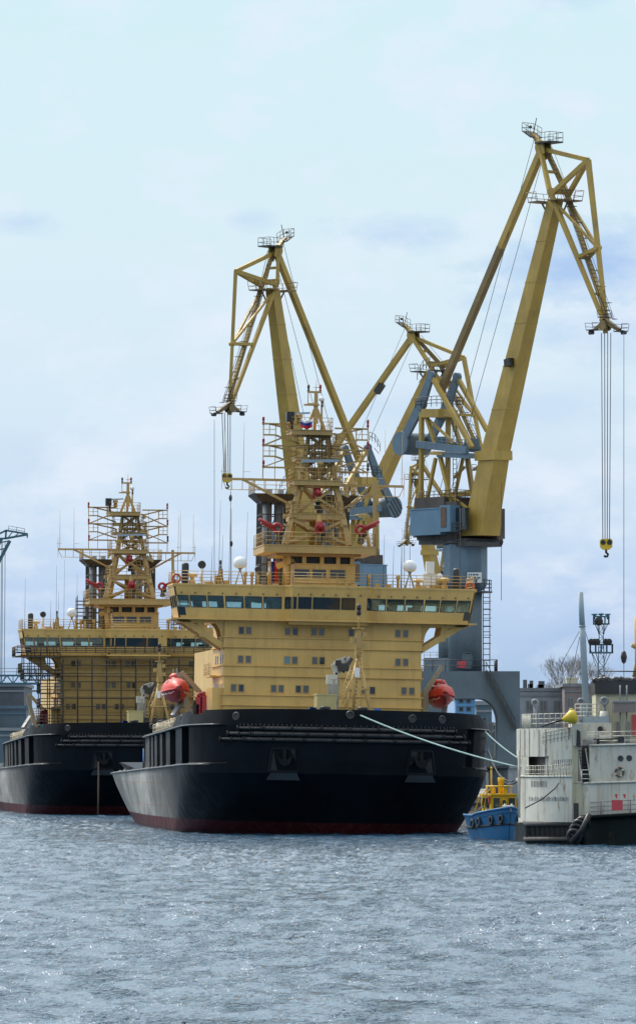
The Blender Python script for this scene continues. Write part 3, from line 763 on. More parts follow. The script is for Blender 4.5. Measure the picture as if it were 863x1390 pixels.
def tw2(side, back, f):
    l = legs[(0 if side < 0 else 1) + (2 if back else 0)]; return Vector((l[2]+(l[2]*.55+xm*.45-l[2])*f, l[3]+(MT+(l[3]-MT)*.6-l[3])*f, zB_+(zC-zB_)*f))
for bk in (0, 1):
    cm = Vector((xm, MY0 + .2 if not bk else MY1-.2, 0))
    for sd in (-1, 1):
        p = Vector((cm.x, tw(sd,bk,.25).y, zA + (zB_-zA)*.22)); br.bar(tw(sd,bk,.02), p, .3, .25); br.bar(tw(sd,bk,.42), p, .3, .25)
        q = Vector((cm.x, tw(sd,bk,.75).y, zA + (zB_-zA)*.78)); br.bar(tw(sd,bk,.52), q, .3, .25); br.bar(q, tw(sd,bk,1), .3, .25)
        br.bar(tw2(sd,bk,0), tw2(-sd,bk,.36), .26, .22); br.bar(tw2(sd,bk,.36), tw2(-sd,bk,.7), .24, .2); br.bar(tw2(sd,bk,.7), tw2(-sd,bk,1), .22, .2)
    for f in (0, .33, .66, 1): br.bar(tw2(-1,bk,f), tw2(1,bk,f), .24, .24)
    br.tube((xm, tw(1,bk,.2).y, zA), (xm, tw(1,bk,.5).y, zA+(zB_-zA)*.5), .3, n=8)
for sd in (-1, 1):
    br.bar(tw(sd,0,.05), tw(sd,1,.5), .25); br.bar(tw(sd,1,.05), tw(sd,0,.5), .25); br.bar(tw2(sd,0,0), tw2(sd,1,.5), .2); br.bar(tw2(sd,1,.5), tw2(sd,0,1), .2)
    br.bar(tw(sd,0,.5), tw(sd,1,.5), .25)
br.build('tower_bracing', M['mast_yellow'], ship)
lad = MB(); lad.ladder((xm+1.1, MY0-.2, zA), (xm+.9, MT-1.8, zB_), (1,0,0)); lad.ladder((xm+.6, MT-1.9, zB_), (xm+.4, MT-1.3, zC+.4), (1,0,0)); lad.build('ladder', M['mast_yellow'], ship)
def platform(pl, pr, py0, py1, y0, y1, name='lookout_platform', rail=True):
    x0, x1 = SX(pl, y0, py0), SX(pr, y0, py0); z0, z1 = SZ(py0, y0), SZ(py1, y0)
    m = MB(); m.box((x0, y0, z0), (x1, y1, z1)); m.box((x0-.08, y0-.08, z1), (x1+.08, y1+.08, z1+.06)); o = m.build(name, M['mast_yellow'], ship)
    if rail: MB().rail([(x0, y1, z1+.06), (x0, y0, z1+.06), (x1, y0, z1+.06), (x1, y1, z1+.06)], 1.1, 3, 1.0, .026).build('railing', M['mast_yellow'], o)
    return x0, x1, z1
platform(397, 466.5, 705.5, 698, MY0+.6, MY1)
platform(399, 464, 659, 652.5, MT-2.6, MT+2.6)
tx0, tx1, tz = platform(395.5, 451, 590.5, 584.5, MT-2.0, MT+2.2)
platform(402, 460, 625, 621.5, MT-1.7, MT+1.7)
platform(404, 456, 608, 605, MT-1.5, MT+1.5)
platform(449, 462, 622, 619, MT-2.0, MT, 'side_platform')
# top pole with cross arms
tp = MB(); xt = SX(428.5, MT, 560); zt = SZ(533, MT)
tp.bar((xt-.9, MT, tz), (xt-.1, MT, SZ(556,MT)), .28); tp.bar((xt+.9, MT, tz), (xt+.1, MT, SZ(556,MT)), .28); tp.bar((xt, MT+1.0, tz), (xt, MT+.1, SZ(556,MT)), .26)
tp.bar((xt, MT, SZ(575,MT)), (xt, MT, zt), .42, .42, .3, .3)
for py in (532.5, 549): z = SZ(py, MT); tp.box((SX(417.5,MT,540), MT-.15, z-.09), (SX(436 if py < 540 else 432,MT,540), MT+.15, z+.09))
tp.box((SX(417.5,MT,540), MT-.1, SZ(549,MT)), (SX(418.5,MT,540), MT+.1, SZ(533,MT)))
tp.box((xt-1.1, MT-.3, SZ(551,MT)), (xt+.3, MT+.3, SZ(549,MT)))
tp.tube((xt, MT, zt), (xt, MT, SZ(516,MT)), .04, .02, n=5); tp.tube((xt-.3, MT, SZ(526,MT)), (xt+.35, MT, SZ(526,MT)), .03, n=4)
tp.tube((SX(436.5,MT,560), MT, tz), (SX(436.5,MT,560), MT, SZ(545,MT)), .10, n=6)
tp.build('topmast', M['mast_yellow'], ship)
MB().lathe([(.1,0),(.26,.1),(.28,.25),(.02,.5)], (SX(436.5,MT,545), MT, SZ(545,MT)), n=12).build('gps_dome', M['dome_white'], ship)
# lights on the top arms, bells
def mast_lamp(px, py, y, red=True):
    p = SL(px, py, y); a = MB().lathe([(.07,0),(.115,.04),(.115,.28),(.06,.33),(.115,.4),(.115,.68),(.05,.74),(.02,.76)], p, n=8).build('signal_lamp', M['lamp_red'] if red else M['lamp_black'], ship)
for px, py, red in ((418.6,533,0),(434.6,533,1),(437,553,0)): mast_lamp(px, py, MT, red)
# horizontal yards with struts; the ends carry lamps
def yard(side, pe, py, low, inner=None, drop=15):
    m = MB(); ye = MT; xe = SX(pe, ye, py); z = SZ(py, ye); zlow = SZ(low, ye) if low else None; xin = xm + side*1.6
    m.bar((xe, ye, z), (xin, ye, z), .16, .16); m.bar((xe, ye-.5, z), (xin, ye-.5, z), .07); 
    n = max(2, int(abs(xe-xin)/.9))
    for k in range(n+1): x = xe+(xin-xe)*k/n; m.bar((x, ye, z), (x, ye-.5, z), .06)
    if low:
        mid_ = xe + (xin-xe)*.32
        m.bar((xe, ye, zlow), (mid_, ye, zlow), .14); m.bar((mid_, ye, zlow), (xin, ye, zlow-(z-zlow)*.75), .16)
        for f in (0, .17, .34): x = xe+(xin-xe)*f; m.bar((x, ye, z), (x, ye, zlow), .07)
        m.bar((xe+(xin-xe)*.17, ye, z), (xin, ye, z - (z-zlow)*.62), .16)
        m.tube((xe, ye, (z+zlow)/2), (xe+(xin-xe)*.34, ye, (z+zlow)/2), .03, n=4)
    m.build('signal_yard', M['mast_yellow'], ship)
    return xe, z
for side, pe in ((-1, 357.5), (1, 499)):
    o = 0 if side < 0 else 4
    for py, low in ((577+o, 592+o), (606.5+o, 621+o), (636+o, None)):
        yard(side, pe, py, low)
        mast_lamp(pe, py-.5, MT, py < 630 or side < 0)
    ym = MB(); x = SX(pe, MT, 600)
    ym.tube((x, MT, SZ(652+o,MT)), (x, MT, SZ(574+o,MT)), .045, n=5); x2 = x - side*1.1; ym.tube((x2, MT, SZ(652+o,MT)), (x2, MT, SZ(577+o,MT)), .03, n=4)
    x2 = x - side*2.3; ym.tube((x2, MT, SZ(652+o,MT)), (x2, MT, SZ(577+o,MT)), .025, n=4)
    ym.bar((x, MT, SZ(606.5+o,MT)), (xm+side*1.4, MT, SZ(584+o,MT)), .14); ym.bar((x, MT, SZ(636+o,MT)), (xm+side*1.5, MT, SZ(616+o,MT)), .1)
    ym.build('yard_post', M['mast_yellow'], ship)
# main yard, the widest
for side, pe in ((-1, 301.5), (1, 548)):
    m = MB(); o = 0 if side < 0 else 5; xe = SX(pe, MT, 653); z = SZ(653+o, MT); xin = xm+side*1.2
    m.bar((xe, MT, z), (xin, MT, z), .26, .22); m.bar((xe+(xin-xe)*.25, MT, z), (xm+side*2.6, MT, SZ(684+o,MT)), .22); m.bar((xm+side*2.6, MT, SZ(684+o,MT)), (xin, MT, SZ(690+o,MT)), .35)
    m.tube((xe+(xin-xe)*.06, MT, z-.95), (xe+(xin-xe)*.6, MT, z-.95), .035, n=4); m.tube((xe, MT, z), (xe+(xin-xe)*.06, MT, z-.95), .03, n=4)
    for f in (.12, .25, .4, .52): x = xe+(xin-xe)*f; m.tube((x, MT, z), (x, MT, z-.95), .03, n=4)
    for f, h in ((.0,1.4),(.0,-1.0),(.26,5.2),(.03,4.8)): x = xe+(xin-xe)*f; m.tube((x, MT, z), (x, MT, z+h), .03, .015, n=4)
    for f in (.02, .3): x = xe+(xin-xe)*f; m.tube((x-.3, MT, z+.7), (x+.3, MT, z+.7), .02, n=4)
    m.build('main_yard', M['mast_yellow'], ship)
# radars
def radar(pl, pr, py, y, h, mat, ped=True):
    x0, x1 = SX(pl, y, py), SX(pr, y, py); z = SZ(py, y); c = (x0+x1)/2
    m = MB(); m.bar((x0, y, z), (x1, y+.3, z + (.12 if h < .3 else 0)), h, h); o = m.build('radar', mat, ship)
    MB().lathe([(.22,-.9),(.22,-.35),(.3,-.3),(.3,0)], (c, y+.1, z), n=10).build('radar_pedestal', M['mast_yellow'], o)
radar(392, 421, 562.5, MT-1.2, .16, M['radar_grey']); radar(409.5, 460, 626.5, MT-2.2, .26, M['radar_grey'])
x = SX(393.5, MT-1.2, 567); z = SZ(567, MT-1.2); MB().box((x-.35, MT-1.8, z-.45), (x+.35, MT-.8, z+.45)).tube((x+.2,MT-1.3,z-.4),(x+.2,MT-1.3,tz),.12).build('camera_housing', M['lamp_black'], ship)
mf = MB()
rr = random.Random(3)
for k in range(80):
    f = rr.random(); sd = rr.choice((-1,1)); p = tw2(sd, 0, f) if rr.random() < .65 else tw(sd, 0, f); p = p + Vector((rr.uniform(-.9,.9), -.3, 0)); d = rr.uniform(.1,.32); mf.cbox(p, (d, .3, rr.uniform(.12,.5)))
for k in range(14):
    x = xm + rr.uniform(-1.9,1.9); z = zC - rr.uniform(.3,4); mf.tube((x, MT-1.5, z), (x, MT-1.5, z+rr.uniform(.6,1.6)), .04, n=4)
mf.split('mast_fitting', M['mast_yellow'], ship)
mc = MB()
for k in range(7):
    x = xm - 1.0 + k*.32; mc.path([(x, MT-1.7, zC), (x+rr.uniform(-.3,.3), MT-1.9, (zB_+zC)/2), (x*1.0+rr.uniform(-.2,.2), MT-1.8, zB_)], .035, 4)
mc.build('mast_cable', M['dark_steel'], ship)
# fire monitors
def monitor(px, py, y, dx, big=1.0):
    c = SL(px, py, y); m = MB(); m.torus(c, (0,1,.1), .36*big, .15*big, 14, 7)
    if dx: m.tube(c + Vector((dx*.2,0,.05)), c + Vector((dx*1.6*big,-.3,.75*big)), .17*big, .13*big, 10); m.tube(c + Vector((dx*.1,.2,-.15)), c + Vector((dx*1.4*big,-.1,.45*big)), .14*big, .12*big, 10)
    else: m.tube(c, c + Vector((0,-.9,.3)), .2, .17, 10); m.lathe([(.3,0),(.36,.1),(.36,.4),(.2,.45)], c+Vector((0,.2,.2)), n=10)
    o = m.build('fire_monitor', M['red'], ship)
    MB().lathe([(.3,0),(.3,.3),(.22,.35),(.22,1.0)], (c.x+.1, c.y+.35, c.z-1.25), n=10).lathe([(.02,0),(.34,.04),(.34,.35),(.02,.4)], (c.x+.25, c.y+.4, c.z-.4), (0,-1,0), 12).build('monitor_base', M['dark_steel'], o)
monitor(376, 717, 24.2, -1, 1.05); monitor(489, 719, 24.2, 1, 1.05); monitor(434, 717.5, 24.4, 0); monitor(430.5, 672, MY0+1.2, 0, .9)
# funnels: dark lattice casings full of grey pipes
for side, px in ((-1, 373), (1, 455)):
    y0 = 34.5; x0 = SX(px, y0, 710); z0, z1 = ZR-1, SZ(683, y0)
    f = MB(); w = 1.25
    for ix in range(5):
        x = x0-w+ix*w/2; f.bar((x, y0, z0), (x, y0, z1), .12); f.bar((x, y0+4, z0), (x, y0+4, z1), .12)
    for k in range(9):
        z = z0+(z1-z0)*k/8; f.bar((x0-w, y0, z), (x0+w, y0, z), .1); f.bar((x0-w, y0+4, z), (x0+w, y0+4, z), .1); f.bar((x0-w, y0, z), (x0-w, y0+4, z), .1); f.bar((x0+w, y0, z), (x0+w, y0+4, z), .1)
    for iy in range(1, 4): f.bar((x0-w, y0+iy, z0), (x0-w, y0+iy, z1), .1); f.bar((x0+w, y0+iy, z0), (x0+w, y0+iy, z1), .1)
    fo = f.build('funnel', M['dark_steel'], ship)
    p = MB()
    for dx, dy in ((-.6,1),(.5,1.1),(-.5,2.8),(.6,2.8)): p.tube((x0+dx, y0+dy, z0), (x0+dx, y0+dy, z1+1.2), .42, n=12)
    p.build('exhaust_pipe', M['steel_grey'], fo)
    c = MB(); a, b = w+.05, w+.85
    c.hexa([(x0-a,y0-.1,z1),(x0+a,y0-.1,z1),(x0+a,y0+4.1,z1),(x0-a,y0+4.1,z1),(x0-b,y0-.8,z1+.75),(x0+b,y0-.8,z1+.75),(x0+b,y0+4.8,z1+.75),(x0-b,y0+4.8,z1+.75)])
    c.build('funnel_cap', M['dark_steel'], fo)
    MB().rail([(x0-b+.1,y0+4.7,z1+.75),(x0-b+.1,y0-.7,z1+.75),(x0+b-.1,y0-.7,z1+.75),(x0+b-.1,y0+4.7,z1+.75)], 1.2, 3, .9, .03).build('railing', M['mast_yellow'], fo)
# tall yellow post on the right of the platform
MB().bar((SX(508.5,26,730),26,zP0), (SX(508.5,26,650),26,SZ(652,26)), .32, .32).build('king_post', M['mast_yellow'], ship)

# ------------------------------------------------ foredeck
YF = 11.0; dz = zu(YF)-.05
fm = thing('bow_mast', (0,0,0), None, None); fm.parent = ship; del_ = [fm.__delitem__(k) for k in ('label','category') if k in fm]
apex = SL(486.5, 852, YF); a1 = SL(463.5, 958, YF-1); a2 = SL(508.5, 958, YF-1); a3 = Vector((apex.x, YF+3.5, dz)); neck = SL(486, 890, YF)
for a in (a1, a2, a3): MB().tube((a.x, a.y, dz), neck, .17, .15, n=8).build('leg', M['mast_yellow'], fm)
m = MB(); m.bar(neck, apex, .62, .5, .42, .36); m.bar(SL(470,935,YF-.7), SL(500,935,YF-.7), .16); m.box((apex.x-.5, YF-.4, apex.z-.1), (apex.x+.5, YF+.4, apex.z))
m.tube(apex, apex+Vector((0,0,1.2)), .07, n=6); m.bar(SL(470,935,YF-.7), SL(486,905,YF), .1); 
for dx, z in ((.55,-1.6),(.5,-.6),(-.5,-1.1)): m.cbox((apex.x+dx, YF, apex.z+z), (.4,.4,.45)); m.bar((apex.x, YF, apex.z+z), (apex.x+dx, YF, apex.z+z), .08)
m.build('mast_head', M['mast_yellow'], fm)
MB().lathe([(.16,0),(.2,.05),(.2,.4),(.14,.45),(.2,.5),(.2,.9),(.05,1)], apex+Vector((0,0,1.1)), n=9).build('lamp', M['lamp_black'], fm)
m = MB(); m.ladder(SL(460,958,YF-.6), SL(480,905,YF-.2), (1,0,.3), .6); m.ladder((neck.x,YF-.4,dz), (neck.x,YF-.4,neck.z+1), (1,0,0), .55); m.build('ladder', M['mast_yellow'], fm)
MB().cbox(SL(484.5, 913, YF-.5), (.42,.3,.85)).build('bell_plate', M['white'], fm)
# folded white deck crane
cp = SL(452, 945, 14.0)
cr_ = thing('deck_crane', (0,0,0), None, None); cr_.parent = ship; [cr_.__delitem__(k) for k in ('label','category') if k in cr_]
x0, z0 = cp.x, dz; zb = SZ(921, 14); 
MB().lathe([(.52,0),(.52,zb-z0-.1),(.66,zb-z0)], (x0, 14, z0), n=16).box((x0-.62, 13.5, zb-.5), (x0+.3, 14.5, zb+.35)).build('crane_base', M['old_white'], cr_)
m = MB(); q = [SL(455,917,13.8), SL(451,903,13.8), SL(458,895,13.8), SL(470,891,13.8), SL(475,895,13.8), SL(470,903,13.8), SL(463,908,13.8), SL(462,917,13.8)]
m.prism(q, (0,.25,0)); m.prism([p + Vector((0,1.1,0)) for p in q], (0,.25,0)); m.bar(SL(452,905,14.2), SL(475,893,14.2), .35); m.bar(SL(456,912,14.2), SL(476,900,14.2), .25)
for f in (.1,.35,.6,.85): m.bar(q[0].lerp(q[3], f), q[0].lerp(q[3], f)+Vector((0,1.2,0)), .2)
m.build('crane_arm', M['old_white'], cr_)
m = MB(); m.tube(SL(464,912,13.6), SL(477,893,13.6), .22, n=8); m.cbox(SL(466,906,13.5), (1.0,.4,.7)); m.cbox(SL(459,900,13.5), (.5,.3,.5)); m.build('crane_machinery', M['dark_steel'], cr_)
m = MB(); a, b = SX(429.5, 9, 950), SX(456, 9, 950); m.box((a, 8.6, dz), (b, 11, SZ(942.5, 9))); m.box((a-.05, 8.55, SZ(944,9)), (b+.05, 11.05, SZ(942.5,9)+.05)); m.build('winch_house', paint('pale_yellow', (.40,.34,.15), .5, .1, .05, .2), ship)
m = MB()
for px in (441, 492): x = SX(px, 5, 962); m.lathe([(.45,0),(.45,.2),(.3,.3),(.3,.9),(.5,1.0),(.5,1.2),(.02,1.25)], (x, 5, ztop(5)-.75), n=12)
m.split('bollard', M['lamp_black'], ship)
m = MB()
for px in (424, 511, 423): x = SX(px, 5, 962); m.cbox((x, 4.5, ztop(4)+.1), (.6,.5,.45))
m.split('winch_cover', M['blue_paint'], ship)
for px, y_ in ((488, 970), (320.0, 976), (600, 984), (240,982), (560, 976)):       # fairleads in the bulwark
    sd = min(np.linspace(0, 13, 500), key=lambda q: abs((hull_pt(q,10)[0] if px > 486 else -hull_pt(q,10)[0]) - SX(px, hull_pt(q,10)[1], y_)))
    w, s = hull_pt(sd, 10.2); x = w if px > 486 else -w; w2, s2 = hull_pt(sd+.05, 10.2); tdir = Vector(((w2-w)*(1 if px > 486 else -1), s2-s, 0)).normalized(); nn = Vector((tdir.y, -tdir.x, 0));
    if nn.dot(Vector((x, s-14, 0))) < 0: nn = -nn
    zc = SZ(y_, s) if px in (488,) else zu(s)+.62
    FL = (Vector((x, s, zc)), nn)
    MB().torus((x, s, zc), nn, .30, .10, 14, 6).lathe([(.26,-.02),(.26,.03)], (x, s, zc), nn, 12).build('fairlead', M['dark_steel'], ship)
# deck clutter along the lit side and the stern bulwark
m = MB(); rr = random.Random(5)
for k in range(22):
    y = 21 + k*1.35; h = rr.uniform(.5, 1.3); m.cbox((-12.2+rr.uniform(-.2,.3), y, zu(y)+h/2), (.6, rr.uniform(.5,1.1), h))
    m.tube((-12.6, y, zu(y)), (-12.6, y+.8, zu(y)+rr.uniform(.8,1.2)), .12, n=6)
m.split('mooring_gear', M['beige'], ship)
m = MB(); m.rail([(-12.8, 22, zu(22)+.1), (-12.8, 52, zu(52)+.1)], 1.0, 3, 1.5, .035); m.build('side_railing', M['beige'], ship)
for s_ in (-1, 1):
    m = MB(); m.prism([(s_*12.95, 62, zl(62)), (s_*12.95, 90, zl(90)), (s_*12.2, 103, zl(103)), (s_*10.5, 111, zl(111)), (s_*10.5, 111, zl(111)+1.25), (s_*12.2, 103, zl(103)+1.25), (s_*12.95, 90, zl(90)+1.2), (s_*12.95, 62, zl(62)+.9)], (-s_*.2,0,0)); m.build('stern_bulwark', M['strake_grey'], ship)
    m = MB().torus((s_*11.6, 108, 4.6), (s_,.3,0), .5, .22, 14, 6); m.build('stern_fender', M['black_rubber'], ship)
m = MB(); m.tube((-11.8,72,zl(72)),(-11.8,72,zl(72)+2.4),.35,n=10); m.build('bollard', M['blue_paint'], ship)
m = MB(); m.tube((-11.4,67,zl(67)),(-11.4,67,zl(67)+2.2),.3,n=8); m.bar((-11.4,67,zl(67)+2),(-10.2,66,zl(67)+1.6),.3); m.tube((-11.0,62,zl(62)),(-11.0,62,zl(62)+1.9),.3,n=8); m.build('capstan', M['buoy_yellow'], ship)
# davits carry the lifeboats
def davit(side):
    if side < 0: P = [((262,965),(254,955),(243,913)), ((283,968),(276,945),(247,912))]
    else: P = [((578,972),(577,940),(600,904))]
    for a, b, c in P:
        y = 26 if a[0] in (262, 578) else 29
        A, B, C = SL(*a, y), SL(*b, y), SL(*c, y); m = MB().bar((A.x, y, zu(y)), B, .6, .4, .5, .4, up=(0,1,0)); m.bar(B, C, .5, .4, .32, .3, up=(0,1,0)); o = m.build('davit', M['beige'], ship)
    a, b = (246, 265) if side < 0 else (581, 591)
    m = MB(); m.rail([SL(a, 955, 27), SL(b, 955, 27)], 1.2, 4, .5, .04); m.build('davit_railing', M['mast_yellow'], o)
    m = MB(); q = (238, 250) if side < 0 else (605, 606)
    m.bar(SL(q[0]-3, 972, 26), SL(q[1]-1, 950, 27), .45, .3); m.build('davit_strut', M['steel_grey'], o)
davit(-1); davit(1)
for px, py, m_ in ((276,956,'red'),(270,958,'red'),(266,968,'lamp_black')):
    p = SL(px, py, 24); MB().cbox(p, (.55,.5,1.6)).lathe([(.2,0),(.2,.3),(.02,.4)], p+Vector((0,0,.8)), n=8).build('fire_locker', M[m_], ship)
# ------------------------------------------------------------------ things carried by the near ship
def lifeboat(px, py, y, label, wide, tall):
    c = SM @ SL(px, py, y)
    o = thing('lifeboat', c, label, 'lifeboat', 'enclosed red lifeboats', (0, 0, YAW))
    L = 4.2; a, b = wide, tall
    prof = []; 
    rows = []
    for i in range(15):
        t = -1 + 2*i/14; k = max(.05, (1-abs(t)**2.6))**.55; ring_ = []
        for j in range(18):
            q = 2*math.pi*j/18; s_, c_ = math.sin(q), math.cos(q)
            zz = s_*b*(.86 if s_ < 0 else .92)*k; ww = c_*a*k*(1 if s_ > -.2 else (1 - .35*(-s_-.2)/.8)); ring_.append((ww, t*L, zz + .18*b*t*t))
        rows.append(ring_)
    m = MB(); m.grid(rows, True, True); m.f.append(tuple(range(18))); m.sm.append(False); m.f.append(tuple(range(14*18,15*18))[::-1]); m.sm.append(False)
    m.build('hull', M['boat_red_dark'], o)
    r2_ = []
    for i in range(15):
        t = -1 + 2*i/14; k = max(.05, (1-abs(t)**3.0))**.5; r2_.append([(1.04*a*k*math.cos(q), t*L*1.01, .02+1.0*b*k*math.sin(q)+.18*b*t*t) for q in np.linspace(0, math.pi, 11)])
    m = MB(); m.grid(r2_, True)
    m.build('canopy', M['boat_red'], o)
    m = MB(); m.lathe([(a*.55,0),(a*.5,.3),(a*.3,.5),(.02,.55)], (0,-.4,b*.93), n=12); m.build('hatch_tower', M['boat_red'], o)
    pts = [(1.06*a*math.cos(q)*(1 if True else 0), 0, 0) for q in (0,)]
    m = MB()
    for s_ in (-1, 1): m.path([(s_*1.05*a*max(.05,(1-abs(t)**3))**.5, t*L*1.01, .18*b*t*t) for t in np.linspace(-1, 1, 13)], .06, 6)
    m.build('gunwale_fender', M['boat_red_dark'], o)
    for q in (.75, 1.25, 1.9, 2.4):
        t = -.45; k = (1-abs(t)**3)**.5; x, z = 1.045*a*k*math.cos(q), .02+1.0*b*k*math.sin(q)+.18*b*t*t
        MB().lathe([(.17,-.02),(.17,.05)], (x, t*L, z), (math.cos(q), -.35, math.sin(q)), 10).build('port_light', M['lamp_black'], o)
    m = MB()
    for s_ in (-1, 1):
        pts = []
        for i in range(25):
            t = -.92 + 1.84*i/24; k = max(.05, (1-abs(t)**2.6))**.55; zz = -.16*b - .12*b*abs(math.sin(i*math.pi/3)); pts.append((s_*a*k*1.0, t*L, zz + .18*b*t*t))
        m.path(pts, .03, 4)
    m.build('grab_line', M['white'], o)
    for q in (-.45, .45): MB().tube((0,q*L,b*.8), (0,q*L,b*1.7), .05, n=5).build('lifting_hook', M['steel_grey'], o)
    m = MB(); m.path([(0, -L*1.01, .4*b), (0, -L*1.03, 0), (0, -L*.93, -.5*b), (0,-L*.6,-.8*b)], .06, 6); m.build('stem_band', M['lamp_black'], o)
lifeboat(238, 939, 27.5, 'fully visible red enclosed lifeboat under pale davit arms, left of the yellow block', 1.14, 1.24)
lifeboat(596, 947, 27.5, 'red lifeboat partly hidden by the yellow block, right in front of the grey crane portal', 1.16, 1.22)
for px, py, lab in ((239.5,785,'orange lifebuoy on the bridge roof rail above the teal-lit left wing'), (637.5,797,'orange lifebuoy on the bridge roof rail in front of the grey crane column')):
    p = SM @ SL(px, py, 21.2); tag(MB().torus((0,0,0), (0.1,1,0), .36, .11).build('lifebuoy', M['orange'], None, (0,0,0)), lab, 'lifebuoy', 'orange lifebuoys of the nearer icebreaker').location = p
# flags
def flag(px0, px1, py0, py1, y, label, vertical=False):
    o = thing('flag', SM @ SL(px0, py0, y), label, 'flag'); c0 = SM @ SL(px0, py0, y)
    for k, mm in enumerate(('flag_white', 'flag_blue', 'flag_red')):
        rows = []
        for i in range(9):
            f = i/8; row = []
            for j in range(4):
                g = (k + j/3)/3
                if vertical: px, py = px0 + (px1-px0)*g, py0+(py1-py0)*f
                else: px, py = px0 + (px1-px0)*f, py0 + (py1-py0)*g + 2.5*math.sin(f*3)
                p = SM @ SL(px, py, y); row.append((p.x-c0.x, p.y-c0.y + .25*math.sin(f*9 + g*2), p.z-c0.z))
            rows.append(row)
        m = MB(); m.grid(rows, True); ob = m.build('stripe', M[mm], o); so_ = ob.modifiers.new('thickness', 'SOLIDIFY'); so_.thickness = .03
    return o
flag(408, 423, 568.5, 579.5, MT-2.3, 'small white blue and red flag flying from the mast of the nearer icebreaker')
flag(364, 377, 762, 796, 33.0, 'large white blue and red flag hanging limp behind the bridge roof', True)

# ------------------------------------------------------------------ the farther icebreaker
BOW2 = Vector((-19.35, 645, 0)); YAW2, HEEL2 = R(7.3), R(.25)
ship2 = copy_tree(ship, None)
ship2.location = BOW2; ship2.rotation_euler = (0, HEEL2, YAW2)
tag(ship2, 'farther yellow and black icebreaker, its bridge front wrapped in scaffolding')
SM2 = Matrix.Translation(BOW2) @ Matrix.Rotation(YAW2, 4, 'Z') @ Matrix.Rotation(HEEL2, 4, 'Y')
sc = thing('scaffolding', SM2 @ Vector((0, 21, 0)), 'rusty tube scaffolding around the front and wing of the farther icebreaker', 'scaffolding', None, (0, HEEL2, YAW2))
def spart(m, name, mat): return m.build(name, mat, sc, None) if False else _sp(m, name, mat)
def _sp(m, name, mat):
    m.v = [(x, y-21, z) for x, y, z in m.v]; return m.build(name, mat, sc)
y0 = 20.6; zbase, ztp = zu(15), ZW0+.4
xs = list(np.arange(-8.8, 9.0, 1.75))
for x in xs:
    _sp(MB().tube((x, y0, zbase), (x, y0, ZB-.4), .055, n=5).tube((x, y0-1.1, zbase), (x, y0-1.1, ZB-.4), .045, n=5), 'standard', M['scaffold'])
for z in np.arange(zbase+.6, ZB-.3, 1.0):
    m = MB(); m.tube((-9.3, y0, z), (9.3, y0, z+random.uniform(-.04,.04)), .05, n=5); m.tube((-9.3, y0-1.1, z), (9.3, y0-1.1, z+random.uniform(-.06,.06)), .04, n=5); _sp(m, 'ledger', M['scaffold'])
for z in (zlev[0], zlev[2], zlev[4], ZB-.6):
    _sp(MB().box((-9.2, y0-1.1, z-.03), (9.2, y0, z+.04)), 'walkway', M['plank'])
for (xa, xb, z) in ((-14.6, -9.2, ZB-.2), (-13.6,-9, ZB-3.0), (-13.9,-9,ZB-2.2), (-11.6,-9,ZB-4.6), (-11.6,-9,ZB-6.4), (-11.6,-9,ZB-8.4), (9.2,12.4,ZB-2.6), (9.2,12.4,ZB-4.6), (9.2,12.4,ZB-6.6)):
    m = MB(); m.box((xa, y0-.8, z-.12), (xb, y0+4, z)); m.rail([(xa, y0-.8, z), (xb, y0-.8, z)], 1.1, 3, .8, .05); m.rail([(xa, y0-.8, z), (xa, y0+4, z)], 1.1, 3, .8, .05); _sp(m, 'wing_stage', M['scaffold'])
for x in (-13.5, -12.6, -11.5, -10.4, -9.4, 9.6, 10.8, 12.2):
    zlo = zbase if abs(x) < 12 else ZB-3.2
    _sp(MB().tube((x, y0, zlo), (x, y0, ZB+.6), .06, n=5).tube((x, y0+3, zlo), (x, y0+3, ZB+.6), .06, n=5), 'standard', M['scaffold'])
m = MB(); m.box((-14.4, y0-.9, ZW0-.75), (14, y0-.2, ZW0-.68)); m.rail([(-14.4, y0-.9, ZW0-.75), (14, y0-.9, ZW0-.75)], .8, 3, 1.2, .05); _sp(m, 'wing_stage', M['scaffold'])
for x0_ in (-6.8, 4.9):      # two small towers beside the upper deckhouse
    m = MB()
    for dx in (0, .9, 1.9): m.tube((x0_+dx, 24, ZR), (x0_+dx, 24, ZR+(4.2 if x0_ < 0 else 3.2)), .05, n=5); m.tube((x0_+dx, 26, ZR), (x0_+dx, 26, ZR+4), .05, n=5)
    for z in np.arange(ZR+.4, ZR+3.6, .45): m.tube((x0_-.1, 24, z), (x0_+2.0, 24, z), .045, n=5); m.tube((x0_-.1, 26, z), (x0_+2.0, 26, z), .045, n=5)
    m.box((x0_+.5, 24.0, ZR+.9), (x0_+1.9, 26, ZR+1.3)); _sp(m, 'tower', M['scaffold'])
def on2(v): return SM2 @ Vector(v)
fy = min(hull_pt(q, 6.3)[1] for q in np.linspace(0, 13, 300) if hull_pt(q, 6.3)[0] > 6.2) - .35
tag(MB().path([on2((-6.2, fy, 6.4)), on2((-6.22, fy-.02, 3)), on2((-6.25, fy-.05, -.2))], .11, 6).build('anchor_chain', M['rust'], None, on2((0,0,0))), 'anchor chain hanging from the bow of the farther icebreaker', 'chain')
c = on2((-9.6, 14, 9.4)); m = MB(); m.box((-2.3,-1.2,0), (2.3,1.2,1.25)); m.box((-2.36,-1.26,1.25),(2.36,1.26,1.33))
for k in range(9): m.box((-2.2+k*.53,-1.25,.05),(-2.05+k*.53,-1.2,1.22))
tag(m.build('cargo_container', M['teal_green'], None, (0,0,0)), 'low teal container on the foredeck of the farther icebreaker', 'container').location = c
